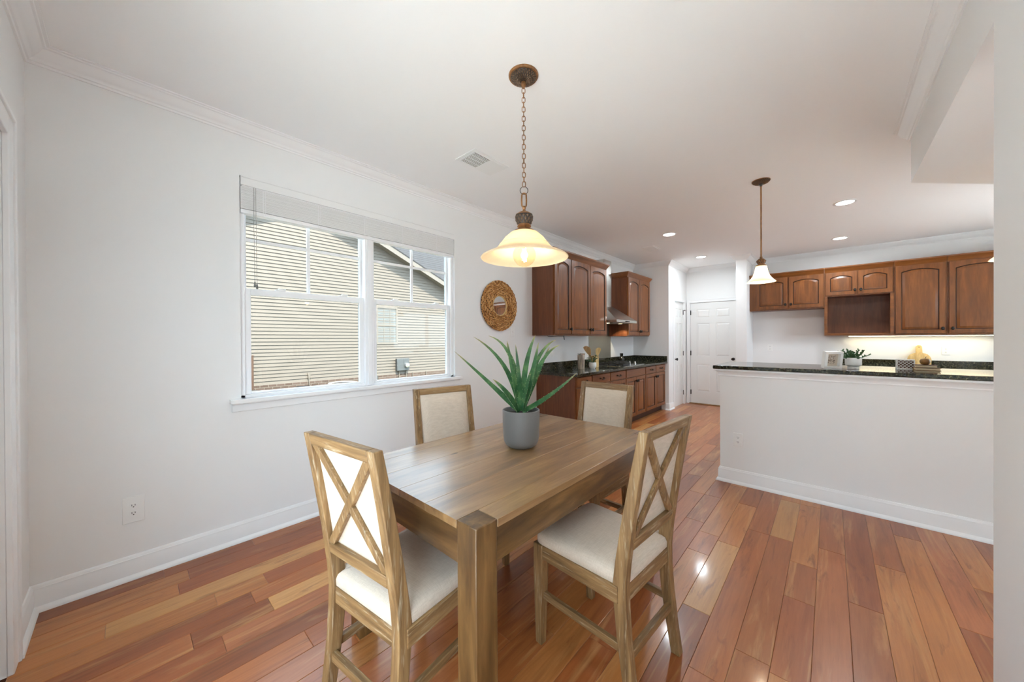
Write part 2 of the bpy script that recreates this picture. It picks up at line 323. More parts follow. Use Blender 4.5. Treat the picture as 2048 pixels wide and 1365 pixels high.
while x < XE:
    x0, x1 = max(x, 0), min(x+PW, XE); xc = x+PW/2; y = -rp.uniform(0, .9); cuts = [0.0]
    ov = [o for o in over if abs(o[0]-xc) < PW/2]
    while y < YD:
        y += rp.choice([.5, .7, .9, 1.1, 1.3, 1.6])*rp.uniform(.8, 1.15)
        if .12 < y < YD-.12: cuts.append(y)
    for o_ in ov:
        cuts = [q for q in cuts if q == 0 or q < o_[1]-.15 or q > o_[2]+.15]; cuts += [q for q in (o_[1], o_[2]) if q > 0]
    cuts = sorted(set(cuts)) + [YD]
    for y0, y1 in zip(cuts, cuts[1:]):
        tn = rp.choices(['dark', 'red', 'mid', 'orange', 'pale', 'pink'], [2.2, 3.5, 6, 4, .5, 1.2])[0]
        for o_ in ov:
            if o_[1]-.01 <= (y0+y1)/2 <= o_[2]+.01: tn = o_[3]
        j = rp.uniform(.9, 1.1); col = tuple(min(1, q*j) for q in s2l(TONES[tn]))
        planks.append((x0, x1, y0, y1, (*col, rp.random())))
    x += PW
def plank_vis(p):
    cx, cy = (p[0]+p[1])/2, (p[2]+p[3])/2
    hid = (cx < .5 and cy > 4) or (cy > 4.1 and cx > 2.15) or cx > 4.3 or (cx > 3.3 and cy < 2.2)
    return (1e3 if hid else 0) + math.hypot(cx-CAM.x, cy-CAM.y)
planks.sort(key=plank_vis)
for p in planks[:300]:
    mb = MB(); plank_mb(mb, *p[:4]); o = mb.build('plank', 'floor', floor); tone_attr(o, [p[4]], 99)
rest = MB()
for p in planks[300:]: plank_mb(rest, *p[:4])
o = rest.build('plank_field', 'floor', floor); o['kind'] = 'stuff'; tone_attr(o, [p[4] for p in planks[300:]], 11)

# mouldings: room lies to the right of the path
def moulding(path, prof, names, mat='trim', ends=(None, None)):
    P = [Vector((q[0], q[1])) for q in path]; nr = []
    for a, c in zip(P, P[1:]): d = (c-a).normalized(); nr.append(Vector((d.y, -d.x)))
    mit = []
    for i in range(len(P)):
        if i == 0: mit.append(nr[0])
        elif i == len(P)-1: mit.append(nr[-1])
        else: q = nr[i-1]+nr[i]; mit.append(q/(1+nr[i-1].dot(nr[i])))
    for i in range(len(P)-1):
        ra = [(P[i].x+mit[i].x*d, P[i].y+mit[i].y*d, z) for d, z in prof]; rb = [(P[i+1].x+mit[i+1].x*d, P[i+1].y+mit[i+1].y*d, z) for d, z in prof]
        nm = names[i] if isinstance(names, list) else names
        if nm: struct(MB().loft([ra, rb]).build(nm, mat, smooth=True))
def crown(z=H): return [(.0, z-.08), (.008, z-.08), (.011, z-.070), (.018, z-.067), (.020, z-.061), (.032, z-.053), (.045, z-.040), (.056, z-.024), (.062, z-.016), (.070, z-.014), (.073, z-.008), (.084, z-.007), (.084, z-.0005), (0, z-.0005)]
BASE = [(0, 0), (.03, 0), (.03, .008), (.026, .017), (.016, .024), (.014, .026), (.014, .100), (.012, .106), (.0125, .112), (.009, .117), (.009, .121), (.005, .128), (.0, .130)]
moulding([(HX, HY), (HX, 0), (0, 0), (0, YR), (XR, YR), (XR, YD), (XS0, YD), (XS0, YS), (XS1, YS), (XS1, YD), (XE, YD)], crown(), ['trim_%d' % i for i in range(1, 11)])
moulding([(PD0-.09, 0), (0, 0), (0, 3.90)], BASE, ['baseboard_back', 'baseboard_left'])
moulding([(.615, YR), (XR, YR), (XR, 7.235)], BASE, ['baseboard_return', 'baseboard_pantry'])
moulding([(XR+.0, YD-.001), (.69, YD-.001)], BASE, ['baseboard_far'])
moulding([(XS0, YD), (XS0, YS), (XS1, YS), (XS1, YD), (2.75, YD)], BASE, ['baseboard_stub', 'baseboard_stub_front', 'baseboard_stub_side', 'baseboard_kitchen'])
moulding([(PX, PY+.14), (PX, PY), (4.45, PY)], BASE, ['baseboard_peninsula_end', 'baseboard_peninsula'])
moulding([(HX+.13, YW), (HX, YW), (HX, 0), (PD1+.09, 0)][1:], BASE, ['baseboard_right', 'baseboard_corner'])
CAP = [(0, .968), (.012, .968), (.014, .974), (.010, .980), (.016, 1.0), (.026, 1.012), (.034, 1.018), (.034, 1.033), (0, 1.033)]
moulding([(PX, PY+.14), (PX, PY), (4.45, PY)], CAP, ['trim_21', 'trim_22'])

# window_1: twin double-hung in the left wall
w1 = sroot('window_1', (0, 0, 0))
ym = 1.708
b = MB(); X0, X1 = -.13, -.03
b.box(X0, X1, WY0, WY0+.03, WZ0, WZ1).box(X0, X1, WY1-.03, WY1, WZ0, WZ1).box(X0, X1, WY0, WY1, WZ1-.03, WZ1).box(X0, X1, WY0, WY1, WZ0, WZ0+.02).build('frame', 'vinyl', w1, bevel=.003)
MB().box(X0, -.02, ym-.038, ym+.038, WZ0, WZ1).box(-.02, -.012, ym-.018, ym+.018, WZ0, WZ1).build('mullion', 'vinyl', w1, bevel=.003)
def sash(name, xa, xb, ya, yb, za, zb, st, rt_, rb_, grid):
    s = MB().box(xa, xb, ya, ya+st, za, zb).box(xa, xb, yb-st, yb, za, zb).box(xa, xb, ya+st, yb-st, zb-rt_, zb).box(xa, xb, ya+st, yb-st, za, za+rb_).build(name, 'vinyl', w1, bevel=.003)
    MB().box((xa+xb)/2-.002, (xa+xb)/2+.002, ya+st, yb-st, za+rb_, zb-rt_).build('pane', 'dimglass', s)
    if grid:
        xc = (xa+xb)/2; yc = (ya+yb)/2; zc = 2.005
        MB().box(xc-.008, xc+.008, yc-.011, yc+.011, za+rb_, zb-rt_).build('muntin', 'vinyl', s); MB().box(xc-.0072, xc+.0072, ya+st, yb-st, zc-.011, zc+.011).build('muntin', 'vinyl', s)
    return s
for ya, yb in ((WY0+.03, ym-.038), (ym+.038, WY1-.03)):
    sash('upper_sash', -.115, -.085, ya, yb, 1.635, WZ1-.03, .018, .035, .03, True)
    lo = sash('lower_sash', -.08, -.048, ya, yb, WZ0+.02, 1.668, .036, .045, .014, False)
    for fy in (.26, .80):
        yl = ya+(yb-ya)*fy
        MB().box(-.082, -.05, yl-.03, yl+.03, 1.668, 1.676).box(-.075, -.055, yl-.012, yl+.035, 1.676, 1.686).build('sash_lock', 'plate', lo, bevel=.002)
MB().box(.0005, .05, WY0-.06, WY1+.06, WZ0-.022, WZ0+.003).box(-.032, .02, WY0+.0005, WY1-.0005, WZ0+.0004, WZ0+.003).build('stool', 'trim', w1, bevel=.002)
MB().box(0, .015, WY0-.05, WY1+.05, WZ0-.08, WZ0-.022).box(.0, .02, WY0-.05, WY1+.05, WZ0-.034, WZ0-.022).build('sill_apron', 'trim', w1, bevel=.003)
# raised blind
bl = thing('window_blind', 'raised white horizontal blind stacked at the top of the twin window', 'blind', (0, WY0, 2.16))
yl = WY1-WY0
MB().box(-.055, -.004, .012, yl-.012, .175, .236).build('headrail', 'vinyl', bl)
MB().box(-.003, .008, .004, yl-.004, .180, .239).box(-.003, .011, .004, yl-.004, .230, .239).build('valance', 'wall', bl, bevel=.002)
sl0 = MB().box(-.056, -.006, .006, yl-.006, 0, .0036); msh = sl0.build('slat', 'blind', bl); msh.location = (0, 0, .030)
for i in range(1, 33):
    c = msh.copy(); COL.objects.link(c); c.location = (random.uniform(-.0015, .0015), 0, .030+i*.0044)
MB().box(-.057, -.004, .006, yl-.006, .0, .026).build('bottom_rail', 'vinyl', bl, bevel=.003)
for yy in (.13, .48, .83, 1.18, 1.55):
    MB().box(-.004, -.0025, yy-.002, yy+.002, .01, .18).box(-.004, -.0025, yy+.012, yy+.015, .01, .18).build('ladder_cord', 'vinyl', bl)
for yy, zz in ((.076, -.46), (.088, -.475)):
    cdm = MB().tube([(.002, yy, .18), (.001, yy, -.1), (.002, yy+.003, zz)], .0011, 5).build('pull_cord', 'cord', bl)
    MB().lathe([(.003, .03), (.006, .018), (.007, .0), (.004, -.004)], 10, (.002, yy+.003, zz-.02)).build('tassel', 'cord', cdm, True)

# panel doors
def panel_door(parent, wd, ht, cols, rows, th=.035):   # local: x across, -y outward, front face at y=0 recessed
    x = [0, .0, 0]; b = MB()
    b.box(0, wd, .008, th, .005, ht)
    xs = [0]+[q for c in cols for q in c]+[wd]; zs = [.005]+[q for r in rows for q in r]+[ht]
    for i in range(0, len(xs), 2): b.box(xs[i], xs[i+1], 0, .009, .005, ht)
    for c in cols:
        for i in range(0, len(zs), 2): b.box(c[0], c[1], 0, .009, zs[i], zs[i+1])
    leaf = b.build('door_leaf', 'doorw', parent)
    for c in cols:
        for r in rows:
            m_, k = .008, .026
            a0 = [(c[0]+m_, .0085, r[0]+m_), (c[1]-m_, .0085, r[0]+m_), (c[1]-m_, .0085, r[1]-m_), (c[0]+m_, .0085, r[1]-m_)]
            a1 = [(c[0]+m_+k, .0015, r[0]+m_+k), (c[1]-m_-k, .0015, r[0]+m_+k), (c[1]-m_-k, .0015, r[1]-m_-k), (c[0]+m_+k, .0015, r[1]-m_-k)]
            MB().hexa(a0, a1).build('panel', 'doorw', leaf)
    return leaf
def casing(parent, x0, x1, zt, wd=.06, right=True):
    b = MB(); b.box(x0-wd, x0, -.016, 0, 0, zt+wd)
    if right: b.box(x1, x1+wd, -.016, 0, 0, zt+wd)
    b.box(x0, x1, -.016, 0, zt, zt+wd).box(x0-wd-.004, x0-wd+.012, -.022, 0, 0, zt+wd+.004).box(x0-wd+.012, x1+(wd if right else 0), -.022, 0, zt+wd-.012, zt+wd+.004)
    if right: b.box(x1+wd-.012, x1+wd+.004, -.022, 0, 0, zt+wd+.004)
    b.build('casing', 'trim', parent, bevel=.002)
def knob(parent, x, z, y0=0):
    mb = MB(); pr = [(.028, 0), (.028, .006), (.010, .010), (.009, .028), (.022, .036), (.027, .046), (.025, .056), (.012, .062)]
    rings = [[(x+r*math.cos(2*math.pi*j/16), y0-d, z+r*math.sin(2*math.pi*j/16)) for j in range(16)] for r, d in pr]
    mb.loft(rings).build('door_knob', 'black', parent, True)
def hinge(parent, x, z): MB().box(x-.012, x+.012, -.006, .004, z-.045, z+.045).tube([(x, -.008, z-.047), (x, -.008, z+.047)], .006, 8).build('hinge', 'black', parent)
ROWS = [(.255, .80), (.965, 1.62), (1.73, 1.90)]
d2 = sroot('door_2', (.75, YD-.0, 0)); L = panel_door(d2, .81, 2.03, [(.115, .355), (.455, .695)], ROWS)
d2.location.y = YD-.012; casing(d2, -.006, .816, 2.036, .058)
knob(L, .745, .92)
for z in (.23, 1.02, 1.84): hinge(L, -.001, z)
MB().box(-.02, .83, -.05, .03, 0, .016).build('threshold', 'oak_x', d2, bevel=.004)
d1 = sroot('door_1', (XR-.012, 7.30, 0), R(90)); L = panel_door(d1, .585, 2.03, [(.10, .245), (.335, .485)], ROWS)
b = MB(); b.box(-.062, 0, -.028, -.012, 0, 2.095).box(.585, .647, -.028, -.012, 0, 2.095).box(0, .585, -.028, -.012, 2.035, 2.095).build('casing', 'trim', d1, bevel=.002)
knob(L, .065, .92)
for z in (.23, 1.02, 1.84): hinge(L, .590, z)
MB().box(.585, .60, -.036, -.012, 1.875, 1.89).box(.585, .64, -.040, -.032, 1.878, 1.886).build('hinge_stop', 'black', L)
# patio door behind the camera, then two unseen windows added for daylight
d3 = sroot('door_3', (0, 0, 0))
MB().box(PD0-.09, PD0, 0, .018, 0, PDZ+.09).box(PD1, PD1+.09, 0, .018, 0, PDZ+.09).box(PD0, PD1, 0, .018, PDZ, PDZ+.09).box(PD0-.096, PD0-.075, 0, .026, 0, PDZ+.096).box(PD1+.075, PD1+.096, 0, .026, 0, PDZ+.096).box(PD0-.075, PD1+.075, 0, .026, PDZ+.075, PDZ+.096).build('casing', 'trim', d3, bevel=.003)
n_ = 3; wd = (PD1-PD0)/n_
for i in range(n_):
    a, c = PD0+i*wd, PD0+(i+1)*wd
    lf = MB().box(a, a+.07, -.10, -.06, .0, PDZ).box(c-.07, c, -.10, -.06, 0, PDZ).box(a+.07, c-.07, -.10, -.06, PDZ-.08, PDZ).box(a+.07, c-.07, -.10, -.06, 0, .12).build('door_leaf', 'vinyl', d3)
    if i == 0: MB().box(a+.07, c-.07, -.09, -.07, .12, PDZ-.08).build('panel', 'doorw', lf)  # solid infill added to keep daylight off the left wall's near corner
    else: MB().box(a+.07, c-.07, -.083, -.078, .12, PDZ-.08).build('pane', 'glass', lf)
w2 = sroot('added_window_2', (0, 0, 0))  # unseen window, added to let more daylight in from the side
fr = MB().box(3.7, 3.75, -.12, -.05, .1, 2.2).box(5.15, 5.2, -.12, -.05, .1, 2.2).box(4.42, 4.48, -.12, -.05, .15, 2.15).box(3.75, 5.15, -.12, -.05, 2.15, 2.2).box(3.75, 5.15, -.12, -.05, .1, .15).build('frame', 'vinyl', w2)
for a, c in ((3.75, 4.42), (4.48, 5.15)): MB().box(a, c, -.087, -.083, .15, 2.15).build('pane', 'glass', fr)
w3 = sroot('added_window_3', (0, 0, 0))  # unseen window, added to brighten the kitchen with neutral daylight
fr = MB().box(XE+.03, XE+.10, 5.0, 5.05, 1.05, 2.1).box(XE+.03, XE+.10, 7.15, 7.2, 1.05, 2.1).box(XE+.03, XE+.10, 6.07, 6.13, 1.1, 2.05).box(XE+.03, XE+.10, 5.05, 7.15, 2.05, 2.1).box(XE+.03, XE+.10, 5.05, 7.15, 1.05, 1.1).build('frame', 'vinyl', w3)
for a, c in ((5.05, 6.07), (6.13, 7.15)): MB().box(XE+.063, XE+.067, a, c, 1.1, 2.05).build('pane', 'glass', fr)
struct(MB().box(-.3, XE+.14, -1.0, -.14, H, H+.12).build('trim_sky_blocker', 'trim'))  # unseen overhang, added to cut sky light on the nearest chair
struct(MB().box(XE+.14, XE+1.55, 3.5, YD+.5, H, H+.12).build('trim_sun_blocker', 'trim'))  # unseen overhang, added to keep sun out of the added kitchen window
struct(MB().box(XE+.14, 30, -.14, 30, -.7, -.6).build('ground_side', 'patio'))
#PART2
# ------------------------------------------------------------------ kitchen cabinets
# local frame: x along the run, back at y=0, front towards -y, z up
def rings_door(wd, ht, arch, inset, n=14):
    x0, x1, z0, z1 = inset, wd-inset, inset, ht-inset
    pts = [(x0, z0), (x1, z0)]
    a = arch
    for i in range(n+1):
        t_ = i/n; xx = x1+(x0-x1)*t_
        pts.append((xx, z1-a+a*math.sin(math.pi*t_)**.8 if a else z1))
    return pts
def cab_door(parent, x0, z0, wd, ht, yf, arch=.0, fw=.055, knob_at=None, grain='z', th=.02):
    n = 14; out = []
    full = [(0, 0), (wd, 0)]+[(wd-wd*i/n, ht) for i in range(n+1)]
    g = .0015
    full = [(min(max(px, g), wd-g), min(max(pz, g), ht-g)) for px, pz in full]
    inn = rings_door(wd, ht, arch, fw, n); inn2 = rings_door(wd, ht, arch, fw+.006, n); inn3 = rings_door(wd, ht, arch, fw+.036, n)
    P = lambda pts, d: [(x0+px, yf-d, z0+pz) for px, pz in pts]
    b = MB().loft([P(full, 0), P(full, th-.003)], cap=False)
    fi = [(px+(wd/2-px)*.012, pz+(ht/2-pz)*.006) for px, pz in full]
    b.loft([P(full, th-.003), P(fi, th), P(inn, th)], cap=False)
    b.loft([P(inn, th), P(inn2, th-.010)], 1, cap=False)
    b.add(P(full, 0), [tuple(range(n+3))])
    d = b.build('cabinet_door', ['cherry_'+grain, 'glaze'], parent, True)
    MB().loft([P(inn2, th-.010), P(rings_door(wd, ht, arch, fw+.010, n), th-.010)], 1, cap=False).loft([P(rings_door(wd, ht, arch, fw+.010, n), th-.010), P(inn3, th-.001)], cap=False).add(P(inn3, th-.001), [tuple(range(n+3))]).build('raised_panel', ['cherry_'+grain, 'glaze'], d, True)
    if knob_at:
        kx, kz = x0+knob_at[0], z0+knob_at[1]; pr_ = [(.010, 0), (.008, .012), (.018, .018), (.021, .026), (.016, .034), (.004, .037)]
        MB().loft([[(kx+r*.8*math.cos(2*math.pi*j/12), yf-th-dd, kz+r*1.15*math.sin(2*math.pi*j/12)) for j in range(12)] for r, dd in pr_]).build('knob', 'black', d, True)
    return d
def drawer(parent, x0, z0, wd, ht, yf, pull=True, th=.02):
    g = .0015
    d = MB().hexa([(x0+g, yf, z0+g), (x0+wd-g, yf, z0+g), (x0+wd-g, yf, z0+ht-g), (x0+g, yf, z0+ht-g)], [(x0+g+.006, yf-th, z0+g+.006), (x0+wd-g-.006, yf-th, z0+g+.006), (x0+wd-g-.006, yf-th, z0+ht-g-.006), (x0+g+.006, yf-th, z0+ht-g-.006)]).build('drawer', 'cherry_x', parent, bevel=.002)
    if pull:
        cx, cz = x0+wd/2, z0+ht/2-.005; pts = [(cx-.05, yf-th, cz+.008), (cx-.05, yf-th-.02, cz+.006), (cx-.03, yf-th-.028, cz-.004), (cx, yf-th-.028, cz-.008), (cx+.03, yf-th-.028, cz-.004), (cx+.05, yf-th-.02, cz+.006), (cx+.05, yf-th, cz+.008)]
        MB().tube(pts, .0048, 8).ball((cx-.05, yf-th-.004, cz+.008), .011).ball((cx+.05, yf-th-.004, cz+.008), .011).build('pull', 'black', d, True)
def cab_crown(parent, x0, x1, d, z, left=True, right=True):
    prof = [(0, z-.018), (.006, z-.018), (.010, z), (.022, z+.018), (.034, z+.040), (.044, z+.050), (.046, z+.068), (0, z+.068)]
    pa = ([(x0, 0)] if left else [])+[(x0, -d), (x1, -d)]+([(x1, 0)] if right else [])
    P = [Vector(q) for q in pa]; nr = []
    for a, c in zip(P, P[1:]): dd = (c-a).normalized(); nr.append(Vector((dd.y, -dd.x)))
    mit = [nr[0]]+[(nr[i-1]+nr[i])/(1+nr[i-1].dot(nr[i])) for i in range(1, len(P)-1)]+[nr[-1]]
    b = MB().loft([[(P[i].x+mit[i].x*q, P[i].y+mit[i].y*q, zz) for q, zz in prof] for i in range(len(P))])
    b.build('crown', 'cherry_x', parent, True)
def upper(label, loc, rz, wd, z0, z1, doors, d=.33, group='cherry wall cabinets', arch=.035, crown_lr=(True, True), knobs=None, niche=None, name='wall_cabinet'):
    t_ = thing(name, label, 'cabinet', loc, rz, group); b = MB()
    if niche is None:
        b.box(0, wd, -d, -.001, z0, z1); b.build('cabinet_body', 'cherry_dark', t_)
        zd = z0
    else:
        zn = niche; b.box(0, wd, -d, -.001, zn, z1).box(0, .02, -d, -.001, z0, zn).box(wd-.02, wd, -d, -.001, z0, zn).box(.02, wd-.02, -d, -.001, z0, z0+.02).box(.02, wd-.02, -.015, -.001, z0+.02, zn).build('cabinet_body', 'cherry_dark', t_)
        MB().box(0, .038, -d-.02, -d, z0, zn).box(wd-.038, wd, -d-.02, -d, z0, zn).box(.038, wd-.038, -d-.02, -d, z0, z0+.035).build('niche_frame', 'cherry_x', t_, bevel=.002)
        zd = zn
    MB().box(0, wd, -d-.002, -d, zd, z1).build('face_frame', 'cherry_z', t_)
    for i, (a, c) in enumerate(doors):
        side = knobs[i]; wdt = c-a; cab_door(t_, a, zd+.018, wdt, z1-zd-.036, -d-.002, arch, knob_at=((.028 if side == 'l' else wdt-.028), .065))
    cab_crown(t_, 0, wd, d+.002, z1, *crown_lr); return t_
rz = R(90)
upper('narrow cherry wall cabinet with one arched door beside the window wall mirror', (0, 3.862, 0), rz, .385, 1.362, 2.375, [(.01, .380)], crown_lr=(True, False), knobs='r')
upper('two-door cherry wall cabinet between the narrow cabinet and the range hood', (0, 4.2475, 0), rz, .985, 1.362, 2.375, [(.005, .488), (.492, .975)], crown_lr=(False, True), knobs='rl')
upper('two-door cherry wall cabinet in the corner beyond the range hood', (0, 5.985, 0), rz, .955, 1.362, 2.375, [(.01, .475), (.479, .945)], knobs='rl')
YB = YD
upper('short two-door cherry cabinet above the empty refrigerator space', (1.803, YB, 0), 0, .983, 1.79, 2.345, [(.09, .528), (.545, .975)], crown_lr=(False, False), knobs='rl')
upper('cherry cabinet with an open microwave niche under two small doors', (2.788, YB, 0), 0, .747, 1.350, 2.345, [(.012, .372), (.380, .735)], crown_lr=(False, False), knobs='rl', niche=1.955, name='microwave_cabinet')
upper('tall single-door cherry wall cabinet right beside the microwave niche', (3.537, YB, 0), 0, .480, 1.350, 2.345, [(.012, .468)], crown_lr=(False, False), knobs='r')
upper('wide cherry wall cabinet past the tall single-door one, over the outlet', (4.019, YB, 0), 0, .55, 1.350, 2.345, [(.015, .538)], crown_lr=(False, False), knobs='l')
upper('last cherry wall cabinet of the far wall run, toward the outer wall', (4.571, YB, 0), 0, .92, 1.350, 2.345, [(.012, .455), (.462, .908)], crown_lr=(False, False), knobs='rl')
# base cabinets
CT = .895
def base(label, loc, rz_, wd, drawers, doors, knobs, d=.61, end=False, group='cherry base cabinets', pulls=True):
    t_ = thing('base_cabinet', label, 'cabinet', loc, rz_, group)
    MB().box(0, wd, -d+.02, -.001, .105, CT-.036).box(.0, wd, -d+.08, -.001, 0, .105).build('cabinet_body', 'cherry_dark', t_)
    MB().box(0, wd, -d+.018, -d+.02, .105, CT-.036).build('face_frame', 'cherry_z', t_)
    MB().box(0, wd, -d+.075, -d+.08, .0, .105).build('toe_kick', 'glaze', t_)
    for a, c in drawers: drawer(t_, a, .727, c-a, .125, -d+.018, pulls)
    for (a, c), k in zip(doors, knobs): cab_door(t_, a, .115, c-a, .603, -d+.018, 0, .052, ((.028 if k == 'l' else c-a-.028), .545))
    return t_
base('cherry base cabinet with one drawer at the open end of the granite counter', (0, 3.942, 0), rz, .377, [(.012, .370)], [(.012, .370)], 'r')
base('cherry base cabinet with two drawers between end cabinet and cooktop', (0, 4.3195, 0), rz, 1.0, [(.008, .492), (.500, .992)], [(.008, .496), (.500, .992)], 'rl')
base('cherry base cabinet with a blank wide drawer front under the cooktop', (0, 5.3205, 0), rz, .743, [(.008, .735)], [(.008, .369), (.374, .735)], 'rl', pulls=False)
base('cherry base cabinet with two drawers in the corner by the pantry', (0, 6.0645, 0), rz, .9395, [(.008, .455), (.462, .915)], [(.008, .457), (.462, .915)], 'rl')
t_ = thing('countertop', 'dark polished granite countertop with backsplash along the window wall', 'countertop', (0, 3.90, 0))
MB().box(.001, .645, 0, YR-3.90-.001, CT-.035, CT).build('slab', 'granite', t_, bevel=.006)
tag(MB().box(.001, .021, 3.90, YR-.001, CT+.0002, CT+.10).build('backsplash', 'granite', bevel=.002), 'dark granite backsplash strip along the window wall behind the cooktop', 'backsplash')
tag(MB().box(.0215, .64, YR-.021, YR-.001, CT+.0002, CT+.10).build('backsplash', 'granite', bevel=.002), 'short dark granite backsplash strip on the wall beside the pantry', 'backsplash')
# far wall run: only the splash shows above the bar
for i, lab in enumerate(('cherry base cabinet against the far wall below the microwave niche', 'cherry base cabinet against the far wall below the tall single-door wall cabinet', 'cherry base cabinet at the outer wall end of the far wall')): base(lab, (2.79+.83*i, YB, 0), 0, .825, [(.008, .41), (.415, .817)], [(.008, .41), (.415, .817)], 'rl', group='far wall base cabinets')
t_ = thing('countertop', 'dark granite counter with low backsplash along the far kitchen wall', 'countertop', (2.788, YB, 0))
MB().box(0, 2.70, -.645, -.001, CT-.035, CT).build('slab', 'granite', t_, bevel=.006); tag(MB().box(2.788, 5.49, YB-.021, YB-.001, CT+.0002, CT+.088).build('backsplash', 'granite', bevel=.002), 'dark granite backsplash strip below the far wall outlet', 'backsplash')
# peninsula bar top
tag(MB().box(2.052, 4.46, 3.978, 4.70, 1.033, 1.065).build('bar_counter', 'granite', bevel=.007), 'polished dark granite bar top capping the white half wall', 'countertop')
t_ = thing('peninsula_cabinet', 'cherry cabinet body behind the white half wall, under the bar top', 'cabinet', (2.12, 4.168, 0))
MB().box(0, 2.32, .001, .49, .1, 1.032).box(.02, 2.3, .001, .42, 0, .1).build('cabinet_body', 'cherry_dark', t_)
for i in range(4):
    x0 = .01+i*.577; MB().box(x0, x0+.567, .491, .51, .12, 1.02).build('cabinet_door', 'cherry_z', t_, bevel=.003)
# range hood
t_ = thing('range_hood', 'stainless steel chimney range hood between the cherry wall cabinets', 'range hood', (0, 5.6125, 0), rz)
hw = .367
b = MB().box(-hw, hw, -.50, -.001, 1.568, 1.605)
b.loft([[(-hw, -.50, 1.605), (hw, -.50, 1.605), (hw, -.001, 1.605), (-hw, -.001, 1.605)], [(-.15, -.19, 1.84), (.15, -.19, 1.84), (.15, -.001, 1.84), (-.15, -.001, 1.84)]]); b.build('canopy', 'steel', t_, bevel=.002)
MB().box(-.13, .13, -.17, -.001, 1.83, 2.60).build('chimney', 'steel', t_, bevel=.001)
for s_ in (-1, 1): MB().lathe([(.0, 0), (.032, 0), (.032, -.004), (0, -.004)], 16, (s_*.22, -.28, 1.567)).build('lamp_lens', 'hoodlens', t_)
MB().box(-.30, .30, -.40, -.12, 1.563, 1.568).build('filter', 'steel_panel', t_)
for i in range(4): MB().lathe([(.008, 0), (.008, .008)], 10, (0, 0, 0)).build('button', 'black', t_).matrix_local = Matrix.Translation((-.06+i*.04, -.501, 1.587)) @ Matrix.Rotation(R(90), 4, 'X')
hl = bpy.data.lights.new('hood_light', 'SPOT'); hl.energy = 3; hl.spot_size = R(120); hl.color = (1, .84, .5); hl.shadow_soft_size = .03
ho = bpy.data.objects.new('hood_light', hl); COL.objects.link(ho); ho.parent = t_; ho.location = (.22, -.28, 1.55)
tag(MB().box(.001, .004, 5.287, 6.042, CT+.101, 1.60).build('steel_backsplash', 'steel_panel'), 'plain stainless steel sheet on the wall behind the cooktop', 'backsplash')
# cooktop
t_ = thing('cooktop', 'black gas cooktop with cast grates and four chrome knobs', 'cooktop', (.33, 5.69, CT))
MB().box(-.25, .25, -.38, .38, 0, .008).build('glass_plate', 'bottle', t_, bevel=.003); MB().box(-.256, .256, -.386, .386, 0, .004).build('steel_rim', 'steel', t_)
for bx, by in ((-.12, -.26), (.12, -.26), (0, 0), (-.12, .2)):
    bn = MB().lathe([(.05, 0), (.05, .008), (.035, .012), (.035, .02), (.0, .022)], 20, (bx, by, .008)).build('burner', 'iron', t_, True)
    g = MB()
    for a in range(4):
        an = a*math.pi/2; g.beam((bx+.025*math.cos(an), by+.025*math.sin(an), .042), (bx+.115*math.cos(an), by+.115*math.sin(an), .042), .01, .012)
    for s_ in (-1, 1): g.box(bx+s_*.115-.005, bx+s_*.115+.005, by-.115, by+.115, .008, .044).box(bx-.115, bx+.115, by+s_*.115-.005, by+s_*.115+.005, .034, .046)
    g.build('grate', 'iron', t_)
for i in range(4): MB().lathe([(.022, 0), (.022, .008), (.016, .012), (.015, .034), (.006, .036)], 14, (-.16+i*.092, .335, .008)).build('knob', 'chrome', t_, True)

# ------------------------------------------------------------------ small things on the kitchen counter
t_ = thing('utensil_crock', 'tall metallic striped canister beside the small potted plant', 'canister', (.26, 4.63, CT))
MB().lathe([(.0, 0), (.045, 0), (.048, .01), (.05, .215), (.046, .215), (.044, .03), (0, .03)], 24).build('can', 'crock', t_, True); MB().lathe([(.0505, .195), (.053, .20), (.053, .218), (.049, .219), (.049, .195)], 24, cap=False).build('rim', 'chrome', t_, True)
t_ = thing('potted_plant', 'small leafy green plant in a round white pot by the canister', 'plant', (.345, 4.80, CT))
MB().lathe([(.0, 0), (.036, 0), (.05, .02), (.055, .05), (.05, .085), (.044, .085), (.046, .05), (0, .045)], 24).build('pot', 'ceramic', t_, True)
b = MB(); rr = random.Random(3)
for i in range(34):
    a = rr.uniform(0, 6.28); el = rr.uniform(.1, 1.2); r0 = rr.uniform(.05, .105); c = Vector((r0*math.cos(a)*math.cos(el), r0*math.sin(a)*math.cos(el), .085+r0*1.0*math.sin(el)+.01))
    b.tube([(0, 0, .06), c*.6+Vector((0, 0, .04)), c], .0015, 4); u = Vector((math.cos(a), math.sin(a), rr.uniform(-.4, .6))).normalized(); sd_ = u.cross(Vector((0, 0, 1))).normalized(); l_ = rr.uniform(.03, .045)
    b.add([c-u*l_*.4, c+sd_*l_*.4+Vector((0, 0, .004)), c+u*l_*.7, c-sd_*l_*.4+Vector((0, 0, .004)), c+Vector((0, 0, -.003))], [(0, 1, 4), (1, 2, 4), (2, 3, 4), (3, 0, 4)])
b.build('foliage', 'jade', t_)
t_ = thing('utensil_holder', 'square beech wood holder with wooden paddles beside the cooktop', 'holder', (.25, 5.03, CT))
MB().box(-.045, .045, -.045, .045, 0, .012).box(-.045, -.037, -.045, .045, .012, .17).box(.037, .045, -.045, .045, .012, .17).box(-.037, .037, -.045, -.037, .012, .17).box(-.037, .037, .037, .045, .012, .17).build('box', 'bamboo', t_, bevel=.002)
